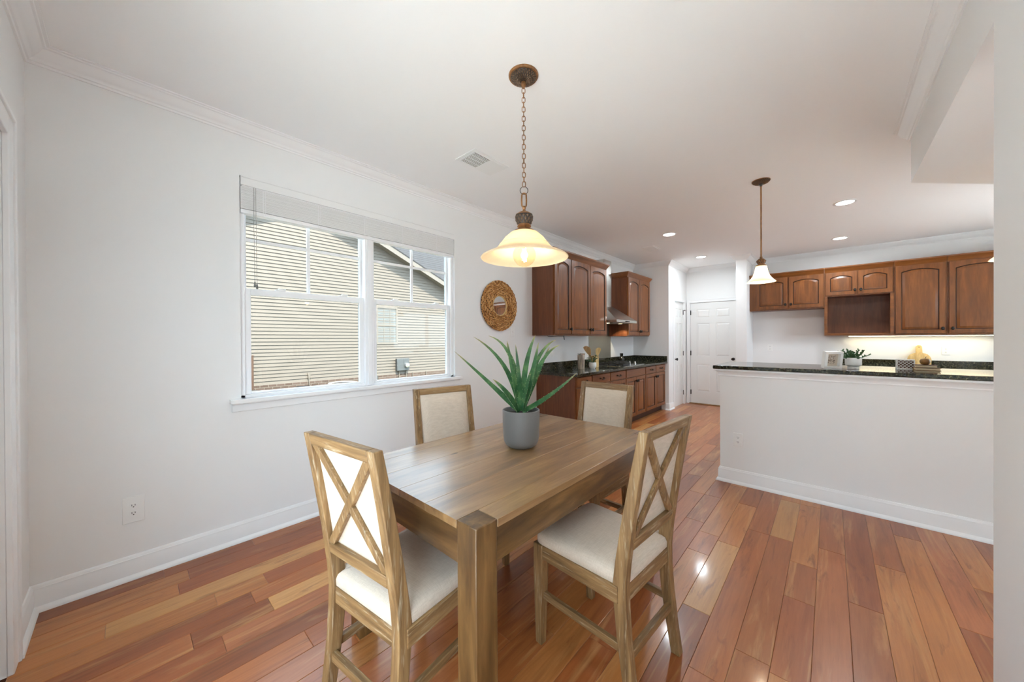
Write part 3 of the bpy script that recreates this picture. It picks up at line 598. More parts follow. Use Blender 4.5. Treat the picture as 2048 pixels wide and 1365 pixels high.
def paddle(nm, base_, top, wd, lab):
    o_ = thing('wooden_paddle', lab, 'spoon', (.25, 5.03, CT), 0); p, q = Vector(base_), Vector(top); d = q-p; sd_ = Vector((.87, .48, 0)); n_ = 14; fr_ = []; nv = d.cross(sd_).normalized()*.004
    for i in range(n_+1):
        s_ = i/n_; wq = .009 if s_ < .5 else .009+(wd/2-.009)*math.sin(min(1, (s_-.5)/.42)*math.pi/2) if s_ < .92 else wd/2*math.sqrt(max(0.02, 1-((s_-.92)/.085)**2)); c = p+d*s_
        fr_.append([c-sd_*wq-nv, c+sd_*wq-nv, c+sd_*wq+nv, c-sd_*wq+nv])
    MB().loft(fr_).build('blade', 'beech' if 'broad' in lab else 'bamboo', o_, bevel=.002)
paddle('a', (-.01, .005, .02), (-.075, -.12, .315), .10, 'broad tan wooden paddle leaning out of the beech utensil holder')
paddle('b', (.01, -.005, .02), (.04, .055, .29), .075, 'pale yellow wooden spatula upright in the beech utensil holder')
t_ = thing('soap_bottle', 'small black glass bottle with square stopper behind the cooktop', 'bottle', (.12, 6.22, CT))
MB().lathe([(0, 0), (.052, 0), (.058, .02), (.05, .07), (.028, .095), (.022, .115), (.0, .115)], 20).build('body', 'bottle', t_, True); MB().lathe([(.022, .115), (.03, .12), (.03, .165), (.0, .166)], 8).build('stopper', 'bottle', t_)
t_ = thing('towel_holder', 'black wire bracket hanging under the narrow cherry wall cabinet', 'bracket', (.2, 3.93, 1.361))
MB().tube([(0, 0, 0), (.0, 0, -.012), (.03, .02, -.012), (.06, .15, -.006), (.08, .24, -.008)], .003, 6).tube([(.08, .24, 0), (.08, .24, -.012), (.085, .245, -.055)], .006, 8).build('wire', 'black', t_, True)

# ------------------------------------------------------------------ things on the bar
BZ = 1.065
t_ = thing('picture_frame', 'white box picture frame with a flower sketch on the bar', 'picture frame', (2.858, 4.16, BZ), R(34))
tl = R(-9); fwid, fhei = .115, .135
piv = bpy.data.objects
def tilt(mb):
    ca, sa = math.cos(tl), math.sin(tl); mb.v = [(x_, y_*ca+z_*sa+.0, -y_*sa+z_*ca) for x_, y_, z_ in mb.v]; mb.v = [(x_, y_, z_+.006) for x_, y_, z_ in mb.v]; return mb
tilt(MB().box(-.062, .062, -.035, -.0, 0, .018).box(-.062, .062, -.035, 0, .120, .138).box(-.062, -.044, -.035, 0, .018, .12).box(.044, .062, -.035, 0, .018, .12).box(-.044, .044, -.003, 0, .018, .12).box(-.065, -.062, -.036, .003, 0, .14)).build('frame', 'ceramic', t_, bevel=.001)
tilt(MB().box(-.044, .044, -.006, -.003, .018, .12)).build('mat', 'photo', t_)
tilt(MB().box(-.026, .026, -.0075, -.006, .032, .104)).build('sketch', 'sketch', t_)
tilt(MB().beam((0, .0, .09), (0, .05, .012), .03, .003, (1, 0, 0))).build('easel_leg', 'ceramic', t_)
t_ = thing('succulent_pot', 'bushy green succulent in a white cylinder pot on the bar', 'plant', (2.997, 4.25, BZ))
MB().lathe([(.0, 0), (.034, 0), (.037, .012), (.030, .016), (.046, .026), (.05, .035), (.0505, .088), (.046, .088), (.045, .06), (0, .06)], 28).build('pot', 'ceramic', t_, True)
MB().lathe([(0, .07), (.044, .068), (.044, .06)], 16).build('soil', 'soil', t_)
b = MB(); rr = random.Random(5)
for i in range(26):
    a = rr.uniform(0, 6.28); el = rr.uniform(.25, 1.45); L_ = rr.uniform(.05, .095); d = Vector((math.cos(a)*math.cos(el), math.sin(a)*math.cos(el), math.sin(el))); o0 = Vector((.018*math.cos(a), .018*math.sin(a), .075))
    if i % 3 == 0: d = (d+Vector((-.5, -.15, .1))).normalized()
    b.tube([o0, o0+d*L_], .003, 5)
    for k in range(7):
        c = o0+d*L_*(.3+.7*k/6); r2 = Vector((rr.uniform(-1, 1), rr.uniform(-1, 1), rr.uniform(-.3, 1))).normalized(); e = c+(r2+d*.5).normalized()*.016
        b.tube([c, (c+e)/2, e], [.003, .0055, .0015], 5)
b.build('foliage', 'jade', t_, True)
t_ = thing('lattice_box', 'small white pierced lattice box on the bar next to the books', 'box', (3.297, 4.46, BZ))
hw_, hd, hh = .046, .03, .076
MB().box(-hw_+.004, hw_-.004, -hd+.004, hd-.004, .004, hh-.01).build('liner', 'book1', t_)
b = MB().box(-hw_, hw_, -hd, hd, 0, .006)
for sx in (-1, 1):
    for sy in (-1, 1): b.box(sx*hw_-.003, sx*hw_+.003, sy*hd-.003, sy*hd+.003, 0, hh-.008)
for k in range(-3, 8):
    for sg in (1, -1):
        for sy in (-1, 1):
            x0 = -hw_+k*.021; z0, z1 = .004, hh-.008; xa, xb = x0, x0+sg*(z1-z0)
            if sg < 0: xa, xb = x0+.02, x0+.02-(z1-z0)
            lo_, hi_ = -hw_, hw_
            ta, tb = 0, 1
            def cl(tv): return xa+(xb-xa)*tv
            ts = sorted([(lo_-xa)/(xb-xa), (hi_-xa)/(xb-xa)]); ta, tb = max(0, ts[0]), min(1, ts[1])
            if tb-ta > .08: b.beam((cl(ta), sy*hd, z0+(z1-z0)*ta), (cl(tb), sy*hd, z0+(z1-z0)*tb), .003, .0035, (0, 1, 0))
b.build('lattice', 'ceramic', t_)
MB().box(-hw_-.002, hw_+.002, -hd-.002, hd+.002, hh-.008, hh).box(-.002, .008, -.004, .004, hh, hh+.012).build('lid', 'ceramic', t_, bevel=.0015)
for i, (lab, dx, dy, r_, w_, cm) in enumerate((('lower tan book under the brown book on the bar', 0, 0, 4, .125, 'book2'), ('brown book stacked on the tan book beneath the wooden apple', -.005, .004, -3, .112, 'book1'))):
    t_ = thing('book', lab, 'book', (3.398+dx, 4.385+dy, BZ+i*.0205), R(r_), 'books on the bar'); hw_ = w_/2
    MB().box(-hw_, hw_, -.045, .045, 0, .003).box(-hw_, hw_, -.045, .045, .017, .020).box(-hw_, hw_, .042, .045, .003, .017).build('cover', cm, t_, bevel=.001); MB().box(-hw_+.004, hw_-.004, -.041, .042, .003, .017).build('pages', 'page', t_)
t_ = thing('wooden_apple', 'carved wooden apple resting on the two stacked books', 'apple', (3.39, 4.385, BZ+.0405))
MB().lathe([(.0, .003), (.010, 0), (.02, .004), (.027, .018), (.028, .030), (.022, .043), (.011, .047), (.004, .042), (0, .041)], 20).build('fruit', 'apple', t_, True); MB().tube([(0, 0, .041), (.001, 0, .052), (.006, 0, .062)], .0018, 6).build('stem', 'bronze_dark', t_, True)
# cutting board leaning at the far counter
t_ = thing('cutting_board', 'pale round-shouldered cutting board leaning on the far backsplash', 'board', (3.806, 8.005, CT))
out = [(-.11, .0), (.11, .0), (.115, .09)]+[(.115-.08*(1-math.cos(a)), .09+.10*math.sin(a)) for a in [R(10*i) for i in range(1, 10)]]+[(.032, .20), (.03, .275)]+[(.03*math.cos(a), .275+.03*math.sin(a)) for a in [R(20*i) for i in range(1, 9)]]
out = out+[(-x_, z_) for x_, z_ in out[::-1] if x_ > .001 and z_ > .01]
out = [(x_, z_) for x_, z_ in out]
b = MB().prism(out, -.009, .009, fn=lambda x_, z_, y_: (x_, y_+.13*z_, z_-.13*y_+.001)); b.build('board', 'bamboo', t_, bevel=.003)
MB().lathe([(0, 0), (.007, 0), (.007, .0015), (0, .0015)], 12).build('hanging_hole', 'apple', t_).matrix_local = Matrix.Translation((0, .13*.278-.0095, .278)) @ Matrix.Rotation(R(90), 4, 'X')
#PART3
# ------------------------------------------------------------------ outlets, switches, vents
def outlet(label, loc, rz_, cat='outlet', toggle=False, wd=.075, ht=.118, group='wall plates'):
    t_ = thing('wall_outlet' if not toggle else 'light_switch', label, cat, loc, rz_, group)
    MB().box(-wd/2, wd/2, -.006, 0, -ht/2, ht/2).build('plate', 'plate', t_, bevel=.002)
    if toggle: MB().box(-.006, .006, -.014, -.005, -.004, .016).build('toggle', 'plate', t_, bevel=.001); return
    for s_ in (-1, 1):
        f = MB().prism([(.0165*math.cos(R(a)), .013*math.sin(R(a))) for a in range(0, 360, 24)], -.0085, -.0055, fn=lambda x_, z_, y_: (x_, y_, z_+s_*.021)).build('receptacle', 'plate', t_)
        MB().box(-.0075, -.0050, -.0092, -.008, s_*.021-.001, s_*.021+.008).box(.0045, .0070, -.0092, -.008, s_*.021-.001, s_*.021+.008).box(-.0025, .0025, -.0092, -.008, s_*.021-.009, s_*.021-.0045).build('slots', 'slot', f)
rz = R(90)
outlet('large white outlet plate low on the window wall near the corner', (0.0, .343, .382), rz, wd=.085, ht=.145)
outlet('white outlet plate low on the peninsula half wall', (2.245, PY, .399), 0)
outlet('white outlet plate on the wall of the empty refrigerator space', (2.058, YD, 1.142), 0)
outlet('white outlet plate above the far granite backsplash', (4.059, YD, 1.124), 0)
outlet('white light switch plate beside the round woven mirror', (0, 3.48, 1.40), rz, 'switch', True)
outlet('white switch plate on the wall above the granite counter', (0, 4.31, 1.133), rz, 'switch', True)
t_ = thing('ceiling_vent', 'white ceiling vent with a half-open grille over the dining table', 'vent', (.79, 2.265, H), 0, 'ceiling vents')
MB().box(-.115, .115, -.19, .19, -.006, -.0005).box(-.09, .09, -.165, .165, -.010, -.006).build('plate', 'plate', t_, bevel=.002)
MB().box(-.085, .085, -.16, .0, -.0105, -.0100).build('duct', 'scale', t_)
for i in range(13): MB().box(-.083, .083, -.158+i*.0125, -.1545+i*.0125, -.014, -.0105).build('louver', 'plate', t_)
for i in range(3): MB().box(-.045+i*.043, -.041+i*.043, -.158, -.002, -.0125, -.0105).build('crossbar', 'plate', t_)
t_ = thing('ceiling_vent', 'small closed white ceiling vent in front of the range hood', 'vent', (.77, 5.90, H), 0, 'ceiling vents')
MB().box(-.10, .10, -.17, .17, -.006, -.0005).build('plate', 'plate', t_, bevel=.002); 
for i in range(9): MB().box(-.08, .08, -.145+i*.034, -.12+i*.034, -.011, -.006).build('louver', 'plate', t_)
# recessed cans
for lab, x_, y_ in (('recessed ceiling light above the range hood side of the kitchen', 1.231, 5.316), ('recessed ceiling light in front of the white pantry doors', 1.191, 7.07), ('recessed ceiling light close to the cabinets over the microwave niche', 2.962, 7.191), ('recessed ceiling light between the hanging pendants and the far cabinets', 2.975, 5.42)):
    t_ = thing('recessed_light', lab, 'ceiling light', (x_, y_, H), 0, 'recessed kitchen lights')
    MB().lathe([(.072, -.0005), (.095, -.0005), (.095, -.004), (.088, -.008), (.072, -.006)], 32, cap=False).build('trim_ring', 'trim', t_, True); MB().lathe([(0, -.003), (.072, -.003), (.072, -.0006), (0, -.0006)], 28).build('lens', 'lens', t_)
    l = bpy.data.lights.new('recessed_lamp', 'AREA'); l.shape = 'DISK'; l.size = .13; l.energy = E_CAN; l.color = (.84, .94, 1); l.spread = R(172)
    o = bpy.data.objects.new('recessed_lamp', l); COL.objects.link(o); o.parent = t_; o.location = (0, 0, -.012)
# under-cabinet strip on the far wall
t_ = thing('under_cabinet_light', 'slim warm light strip under the far wall cabinets', 'light', (3.75, 7.93, 1.349))
MB().box(-.7, .7, -.02, .02, -.012, 0).build('housing', 'plate', t_); MB().box(-.68, .68, -.015, .015, -.014, -.012).build('diffuser', 'hoodlens', t_)
l = bpy.data.lights.new('strip_lamp', 'AREA'); l.shape = 'RECTANGLE'; l.size = 1.36; l.size_y = .03; l.energy = .6; l.color = (1, .88, .66); o = bpy.data.objects.new('strip_lamp', l); COL.objects.link(o); o.parent = t_; o.location = (0, 0, -.02)

# ------------------------------------------------------------------ pendants
def scale_dome(prof, rows, n, mbs, mbd):      # lattice of raised diamonds on a lathe profile
    for k in range(rows):
        for j in range(n):
            a = 2*math.pi*(j+(k % 2)*.5)/n; f0 = (k+.5)/rows
            def at_(f, da):
                f = min(max(f, 0), 1)*(len(prof)-1); i = min(int(f), len(prof)-2); q = f-i; r_ = prof[i][0]*(1-q)+prof[i+1][0]*q; z_ = prof[i][1]*(1-q)+prof[i+1][1]*q
                return Vector((r_*math.cos(a+da), r_*math.sin(a+da), z_))
            h = .72/rows; w_ = math.pi/n*.74; c = at_(f0, 0); nrm = (at_(f0+h, 0)-at_(f0-h, 0)).cross(at_(f0, w_)-at_(f0, -w_)).normalized()
            if nrm.dot(Vector((c.x, c.y, 0))) < 0: nrm = -nrm
            mbs.add([at_(f0-h, 0), at_(f0, w_), at_(f0+h, 0), at_(f0, -w_), c+nrm*.0035], [(0, 1, 4), (1, 2, 4), (2, 3, 4), (3, 0, 4)])
PXY = (1.638, 1.774)
t_ = thing('dining_pendant', 'chain-hung bronze pendant with wide cream glass shade over the table', 'pendant lamp', (*PXY, H))
cp = [(.072, -.008), (.066, -.017), (.052, -.028), (.034, -.035), (.014, -.038)]
ca = MB().lathe([(.0, -.0005), (.076, -.0005), (.077, -.006), (.074, -.008)]+cp[1:]+[(0, -.039)], 40).build('canopy', ['bronze_dark'], t_, True)
b = MB(); scale_dome(cp, 6, 26, b, None); b.build('scales', 'scale', ca)
MB().lathe([(.070, -.013), (.0765, -.012), (.080, -.007), (.080, -.0006), (.070, -.0006)], 40, cap=False).build('rim', 'bronze', ca, True)
MB().lathe([(0, -.034), (.012, -.036), (.013, -.050), (.013, -.058), (.007, -.066), (.005, -.072), (.0, -.073)], 14).build('loop_base', 'bronze', t_, True)
def link(mb, z, rot, L_=.030, w_=.0085, r_=.0021):
    pts = []
    for i in range(16):
        a = 2*math.pi*i/16; x_ = w_*math.cos(a); z_ = (L_/2-w_)*(1 if math.sin(a) >= 0 else -1)+w_*math.sin(a)
        if i in (0, 8): z_ = 0
        pts.append((x_*math.cos(rot), x_*math.sin(rot), z+z_))
    mb.tube(pts, r_, 6, True)
z_ = -.084; k = 0
while z_ > -.60:
    mb = MB(); link(mb, z_, R(42+(90 if k % 2 else 0)+random.uniform(-12, 12))); mb.build('chain_link', 'bronze', t_, True); z_ -= .0252; k += 1
zr = 2.118-H
MB().tube([(.021*math.cos(2*math.pi*i/24)*math.cos(R(42)), .021*math.cos(2*math.pi*i/24)*math.sin(R(42)), zr+.021*math.sin(2*math.pi*i/24)) for i in range(24)], .0018, 6, True).build('ring', 'bronze_dark', t_, True)
mb = MB(); link(mb, 2.066-H, R(42), .074, .013, .0042); mb.build('shackle', 'bronze', t_, True)
q = 1.757-H
hp = [(.046, q+.222), (.0465, q+.21), (.040, q+.19), (.034, q+.178)]
hl_ = MB().lathe([(.0, q+.278), (.006, q+.277), (.011, q+.268), (.007, q+.258), (.010, q+.25), (.025, q+.243), (.045, q+.230)]+hp+[(.036, q+.172), (.038, q+.166), (.030, q+.158), (.036, q+.152), (.056, q+.142), (.061, q+.134), (.0, q+.133)], 36).build('socket_cap', ['bronze'], t_, True)
b = MB(); b.lathe([(.0465, q+.226), (.0470, q+.21), (.0405, q+.19), (.0345, q+.176)], 36, cap=False); b.build('dark_band', 'bronze_dark', hl_, True)
b = MB(); scale_dome([(r_+.0008, zz) for r_, zz in hp], 3, 14, b, None); b.build('scales', 'scale', hl_)
sp_ = [(.050, .140), (.075, .130), (.105, .103), (.130, .070), (.150, .046), (.172, .030), (.200, .018), (.222, .008), (.233, .001), (.236, -.003)]
sp_ = [(r_, q+zz) for r_, zz in sp_]
MB().lathe(sp_+[(.2335, q-.006)]+[(r_-.004, zz-.0035) for r_, zz in sp_[::-1]], 64, cap=False).build('glass_shade', 'shade', t_, True)
MB().lathe([(.131, q+.0705), (.134, q+.0685), (.133, q+.0655), (.130, q+.066)], 64, cap=False).build('shade_bead', 'shade', t_, True)
sk = MB().lathe([(.0, q+.133), (.018, q+.133), (.018, q+.075), (.014, q+.072), (0, q+.072)], 20).build('socket', 'bronze', t_, True)
bz = q+.012
prof = [(.013, .068), (.015, .062)]+[(.062*math.sin(R(a)), .062*math.cos(R(a))) for a in range(22, 180, 12)]+[(.001, -.062)]
bu = MB().lathe(prof, 32, (0, 0, bz), cap=False).build('bulb', 'bulb', t_, True)
pts = [(.011*math.cos(1.6*i), .011*math.sin(1.6*i), bz+.038-.0022*i) for i in range(34)]
MB().tube(pts, .0016, 5).build('filament', 'filament', bu, True)
l = bpy.data.lights.new('pendant_bulb', 'POINT'); l.energy = E_PEND; l.color = (1, .90, .74); l.shadow_soft_size = .02; o = bpy.data.objects.new('pendant_bulb', l); COL.objects.link(o); o.parent = t_; o.location = (0, 0, bz)
def kpend(label, x_, y_):
    t_ = thing('bar_pendant', label, 'pendant lamp', (x_, y_, H), 0, 'bar pendants')
    cp = [(.066, -.006), (.062, -.014), (.045, -.024), (.018, -.030)]
    ca = MB().lathe([(.0, -.0005), (.07, -.0005), (.070, -.006), (.066, -.008)]+cp[1:]+[(.012, -.034), (.009, -.05), (0, -.051)], 36).build('canopy', 'bronze_dark', t_, True)
    b = MB(); scale_dome(cp, 4, 24, b, None); b.build('scales', 'scale', ca); MB().lathe([(.062, -.009), (.071, -.006), (.071, -.0006), (.062, -.0006)], 36, cap=False).build('rim', 'bronze', ca, True)
    MB().tube([(0, 0, -.04), (0, 0, 2.055-H)], .0065, 10).build('stem', 'bronze', t_, True)
    q = 1.822-H
    cap = MB().lathe([(0, q+.235), (.008, q+.232), (.012, q+.224), (.009, q+.218), (.022, q+.21), (.036, q+.196), (.037, q+.188), (.026, q+.168), (.028, q+.160), (.040, q+.152), (.040, q+.145), (0, q+.144)], 28).build('socket_cap', 'bronze', t_, True)
    b = MB(); scale_dome([(.0375, q+.193), (.033, q+.182), (.027, q+.168)], 2, 12, b, None); b.build('scales', 'bronze_dark', cap)
    sp_ = [(.038, .150), (.043, .138), (.047, .115), (.053, .088), (.063, .060), (.078, .036), (.094, .018), (.106, .007), (.111, .0)]; sp_ = [(r_, q+zz) for r_, zz in sp_]
    MB().lathe(sp_+[(r_-.004, zz-.001) for r_, zz in sp_[::-1]], 48, cap=False).build('glass_shade', 'shade', t_, True)
    MB().lathe([(0, q+.125), (.014, q+.12), (.026, q+.09), (.026, q+.07), (.012, q+.05), (0, q+.048)], 18).build('bulb', 'lens', t_, True)
    l = bpy.data.lights.new('bar_bulb', 'POINT'); l.energy = E_BAR; l.color = (1, .86, .66); l.shadow_soft_size = .028; o = bpy.data.objects.new('bar_bulb', l); COL.objects.link(o); o.parent = t_; o.location = (0, 0, q+.035)
kpend('bell-shaped glass bar pendant above the open end of the bar', 2.397, 4.2)
kpend('bell-shaped glass bar pendant above the bar beyond the wall opening', 3.752, 4.2)

# ------------------------------------------------------------------ woven mirror
t_ = thing('woven_mirror', 'round mirror with a wide woven seagrass frame on the window wall', 'mirror', (.001, 3.243, 1.706), rz)
MB().lathe([(0, 0), (.285, 0), (.285, .012), (0, .012)], 48).build('backing', 'grassdark', t_).rotation_euler = (R(90), 0, 0)
MB().lathe([(0, .012), (.112, .012), (.112, .016), (0, .016)], 40).build('glass', 'mirror', t_).rotation_euler = (R(90), 0, 0)
rm = random.Random(9); b = MB(); r0 = .127; k = 0
while r0 < .290:
    rr_ = .01; n_ = int(2*math.pi*r0/.050); ph = rm.random()
    for j in range(n_):
        for s_ in (0, 1):
            a = 2*math.pi*(j+ph+.5*s_)/n_; da = 2*math.pi/n_*.62; sg = 1 if s_ else -1; jit = rm.uniform(-.0015, .0015)
            P_ = []
            for m_ in (-1, -.4, .4, 1):
                rq = r0+sg*m_*.0095+jit; P_.append((rq*math.cos(a+da*m_), -(.017+.007*(1-m_*m_)), rq*math.sin(a+da*m_)))
            b.tube(P_, [.0030, .0072, .0072, .0030], 6)
    r0 += .0222; k += 1
b.build('woven_frame', 'grass', t_, True)
MB().tube([(.114*math.cos(2*math.pi*i/40), -.019, .114*math.sin(2*math.pi*i/40)) for i in range(40)], .006, 6, True).build('inner_band', 'bamboo', t_, True)

# ------------------------------------------------------------------ dining table
TX0, TX1, TY0, TY1, TZ = 1.25, 2.105, 1.0, 2.40, .76
t_ = thing('dining_table', 'rustic brown wooden dining table with square corner legs', 'table', ((TX0+TX1)/2, (TY0+TY1)/2, 0))
hx, hy, lg = (TX1-TX0)/2, (TY1-TY0)/2, .09
nb = 6; bw = (2*hx-2*lg)/4
xs = [-hx, -hx+lg, -hx+lg+bw, -hx+lg+2*bw, -hx+lg+3*bw, hx-lg, hx]
for i in range(6):
    inner = 0 < i < 5; g = .0003; yy = hy if inner else hy-lg
    MB().box(xs[i]+g, xs[i+1]-g, -yy+g, yy-g, TZ-.026, TZ).build('tabletop_board', 'tabletop', t_, bevel=.0008 if inner else .0015)
for sx in (-1, 1):
    for sy in (-1, 1):
        x0, x1 = sorted((sx*hx, sx*(hx-lg))); y0, y1 = sorted((sy*hy, sy*(hy-lg)))
        MB().box(x0+.0015, x1-.0015, y0+.0015, y1-.0015, 0, TZ+.0008).build('leg', 'table_z', t_, bevel=.003)
for s_ in (-1, 1):
    a = sorted((s_*(hx-.006), s_*(hx-.034))); MB().box(a[0], a[1], -hy+lg, hy-lg, TZ-.135, TZ-.0265).build('apron', 'table_y', t_, bevel=.002)
    a = sorted((s_*(hy-.006), s_*(hy-.034))); MB().box(-hx+lg, hx-lg, a[0], a[1], TZ-.135, TZ-.0265).build('apron', 'table_x', t_, bevel=.002)

# ------------------------------------------------------------------ dining chairs (front towards +y)
def post_profile(z):      # rear face / front face of the rear post
    if z < .44: f = z/.44; yb = -.235+.042*math.sin(f*math.pi/2); d = .036+.014*f
    else: f = (z-.44)/.56; yb = -.193-.082*f**1.25; d = .050-.018*f
    return yb, yb+d
def make_chair(label):
    t_ = thing('dining_chair', label, 'chair', (0, 0, 0), 0, 'dining chairs')
    hw = .2; pw = .036
    zs = [0, .12, .25, .36, .44, .52, .66, .82, .965, 1.0]
    for s_ in (-1, 1):
        rings = []
        for z in zs:
            yb, yf = post_profile(z); x0, x1 = s_*hw, s_*(hw-pw); rings.append([(x0, yb, z), (x1, yb, z), (x1, yf, z), (x0, yf, z)])
        MB().loft(rings).build('rear_post', 'oak_z', t_, bevel=.003)
        r0, r1 = .016, .022; cx, cy = s_*.189, .212
        MB().loft([[(cx-r0, cy-r0, 0), (cx+r0, cy-r0, 0), (cx+r0, cy+r0, 0), (cx-r0, cy+r0, 0)], [(cx-r1, cy-r1-.004, .30), (cx+r1, cy-r1-.004, .30), (cx+r1, cy+r1, .30), (cx-r1, cy+r1, .30)], [(cx-r1, cy-r1-.004, .435), (cx+r1, cy-r1-.004, .435), (cx+r1, cy+r1, .435), (cx-r1, cy+r1, .435)]]).build('front_leg', 'oak_z', t_, bevel=.003)
        MB().box(s_*.195-.011, s_*.195+.011, -.165, .19, .375, .435).build('side_rail', 'oak_y', t_, bevel=.002)
        MB().box(s_*.186-.010, s_*.186+.010, -.185, .196, .20, .228).build('side_stretcher', 'oak_y', t_, bevel=.002)
    MB().box(-.167, .167, .205, .225, .375, .435).build('front_rail', 'oak_x', t_, bevel=.002)
    yb, yf = post_profile(.41); MB().box(-hw+pw, hw-pw, yb+.006, yb+.030, .375, .435).build('rear_rail', 'oak_x', t_, bevel=.002)
    yb, yf = post_profile(.19); MB().box(-hw+pw, hw-pw, yb+.006, yb+.028, .175, .205).build('rear_stretcher', 'oak_x', t_, bevel=.002)
    i0 = -hw+pw
    def yc(z): a, c = post_profile(z); return a
    def strip(name, x0, z0, x1, z1, w_, y_off, d, mat):
        p, q_ = Vector((x0, yc(z0)+y_off, z0)), Vector((x1, yc(z1)+y_off, z1)); MB().beam(p, q_, d, w_, (0, 0, 1) if abs(z1-z0) < abs(x1-x0)*.3 else (1, 0, 0)).build(name, mat, t_, bevel=.002)
    ta, tb = post_profile(.985); MB().hexa([(i0, yc(.962), .962), (-i0, yc(.962), .962), (-i0, yc(.962)+.034, .962), (i0, yc(.962)+.034, .962)], [(i0, yc(1.), 1.0), (-i0, yc(1.), 1.0), (-i0, yc(1.)+.032, 1.0), (i0, yc(1.)+.032, 1.0)]).build('top_rail', 'oak_x', t_, bevel=.003)
    MB().hexa([(i0, yc(.565), .565), (-i0, yc(.565), .565), (-i0, yc(.565)+.036, .565), (i0, yc(.565)+.036, .565)], [(i0, yc(.605), .605), (-i0, yc(.605), .605), (-i0, yc(.605)+.036, .605), (i0, yc(.605)+.036, .605)]).build('lower_rail', 'oak_x', t_, bevel=.003)
    za, zb = .603, .964; n_ = 6
    for s_ in (-1, 1):      # crossed bars
        rings = []
        ln = math.hypot(zb-za, 2*abs(i0)); hwz = .013*ln/(2*abs(i0)); hwx = .014*ln/(zb-za)
        for k in range(n_+1):
            f = k/n_; z = za+(zb-za)*f; xx = s_*(i0+hwx*.55+(-2*i0-hwx*1.1)*f); y0 = yc(z)+.004+(.0 if s_ > 0 else .0012); rings.append([(xx-hwx, y0, z), (xx+hwx, y0, z), (xx+hwx, y0+.015, z), (xx-hwx, y0+.015, z)])
        MB().loft(rings).build('cross_bar', 'oak_z', t_, bevel=.002)
    # upholstered panel: flat behind, padded in front
    nx, nz = 12, 14; F, Bk = [], []
    for k in range(nz+1):
        z = .600+(.968-.600)*k/nz
        for j in range(nx+1):
            xx = i0+(-2*i0)*j/nx; u_ = min(j, nx-j)/nx*2; v_ = min(k, nz-k)/nz*2; pad = .021*min(1, (u_*3.2))**.5*min(1, (v_*3.2))**.5
            F.append((xx, yc(z)+.026+pad, z)); Bk.append((xx, yc(z)+.020, z))
    N = nx+1; fs = []
    for k in range(nz):
        for j in range(nx): fs.append((k*N+j, k*N+j+1, (k+1)*N+j+1, (k+1)*N+j))
    o = len(F); fb = [tuple(i+o for i in f[::-1]) for f in fs]
    edge = [k for k in range(N)]+[k*N+nx for k in range(1, nz+1)]+[nz*N+j for j in range(nx-1, -1, -1)]+[k*N for k in range(nz-1, 0, -1)]
    sd_ = [(a, c, c+o, a+o) for a, c in zip(edge, edge[1:]+edge[:1])]
    MB().add(F+Bk, fs+fb+sd_).build('back_cushion', 'linen', t_, True)
    # seat cushion
    out = [(-.208, .235), (.208, .235), (.198, -.155), (.166, -.16), (.166, -.186), (-.166, -.186), (-.166, -.16), (-.198, -.155)]
    def rnd(pts, r_):
        res = []
        for i, p in enumerate(pts):
            p = Vector(p); a = Vector(pts[i-1]); c = Vector(pts[(i+1) % len(pts)]); r2 = r_ if i < 2 else .006
            for t2 in range(5): f = t2/4; res.append(((p+(a-p).normalized()*r2)*(1-f)**2+p*2*f*(1-f)+(p+(c-p).normalized()*r2)*f*f))
        return res
    base_ = rnd(out, .045); c0 = Vector((0, .02)); rings = []
    for z, sc in ((.432, .975), (.437, .995), (.458, 1.0), (.474, .975), (.484, .92), (.491, .80), (.494, .55), (.495, .2)): rings.append([(c0.x+(p.x-c0.x)*sc, c0.y+(p.y-c0.y)*sc, z) for p in base_])
    MB().loft(rings).build('seat_cushion', 'linen', t_, True)
    return t_
chA = make_chair('chair showing its crossed back, at the table end facing the bar')
spots = [(None, (1.692, 1.027), 7.6), ('chair pulled out on the bar side of the table, showing crossed back', (2.156, 1.70), 85.7), ('chair with padded back at the table side nearest the window', (1.205, 1.675), -103.7), ('chair with pale padded back in front of the base cabinets', (1.678, 2.35), 177.4)]
for lab, (x_, y_), a in spots:
    c = chA if lab is None else copy_tree(chA)
    if lab: c['label'] = lab
    c.location = (x_, y_, 0); c.rotation_euler = (0, 0, R(a))
chA['label'] = 'chair with crossed back at the table end farthest from the kitchen'

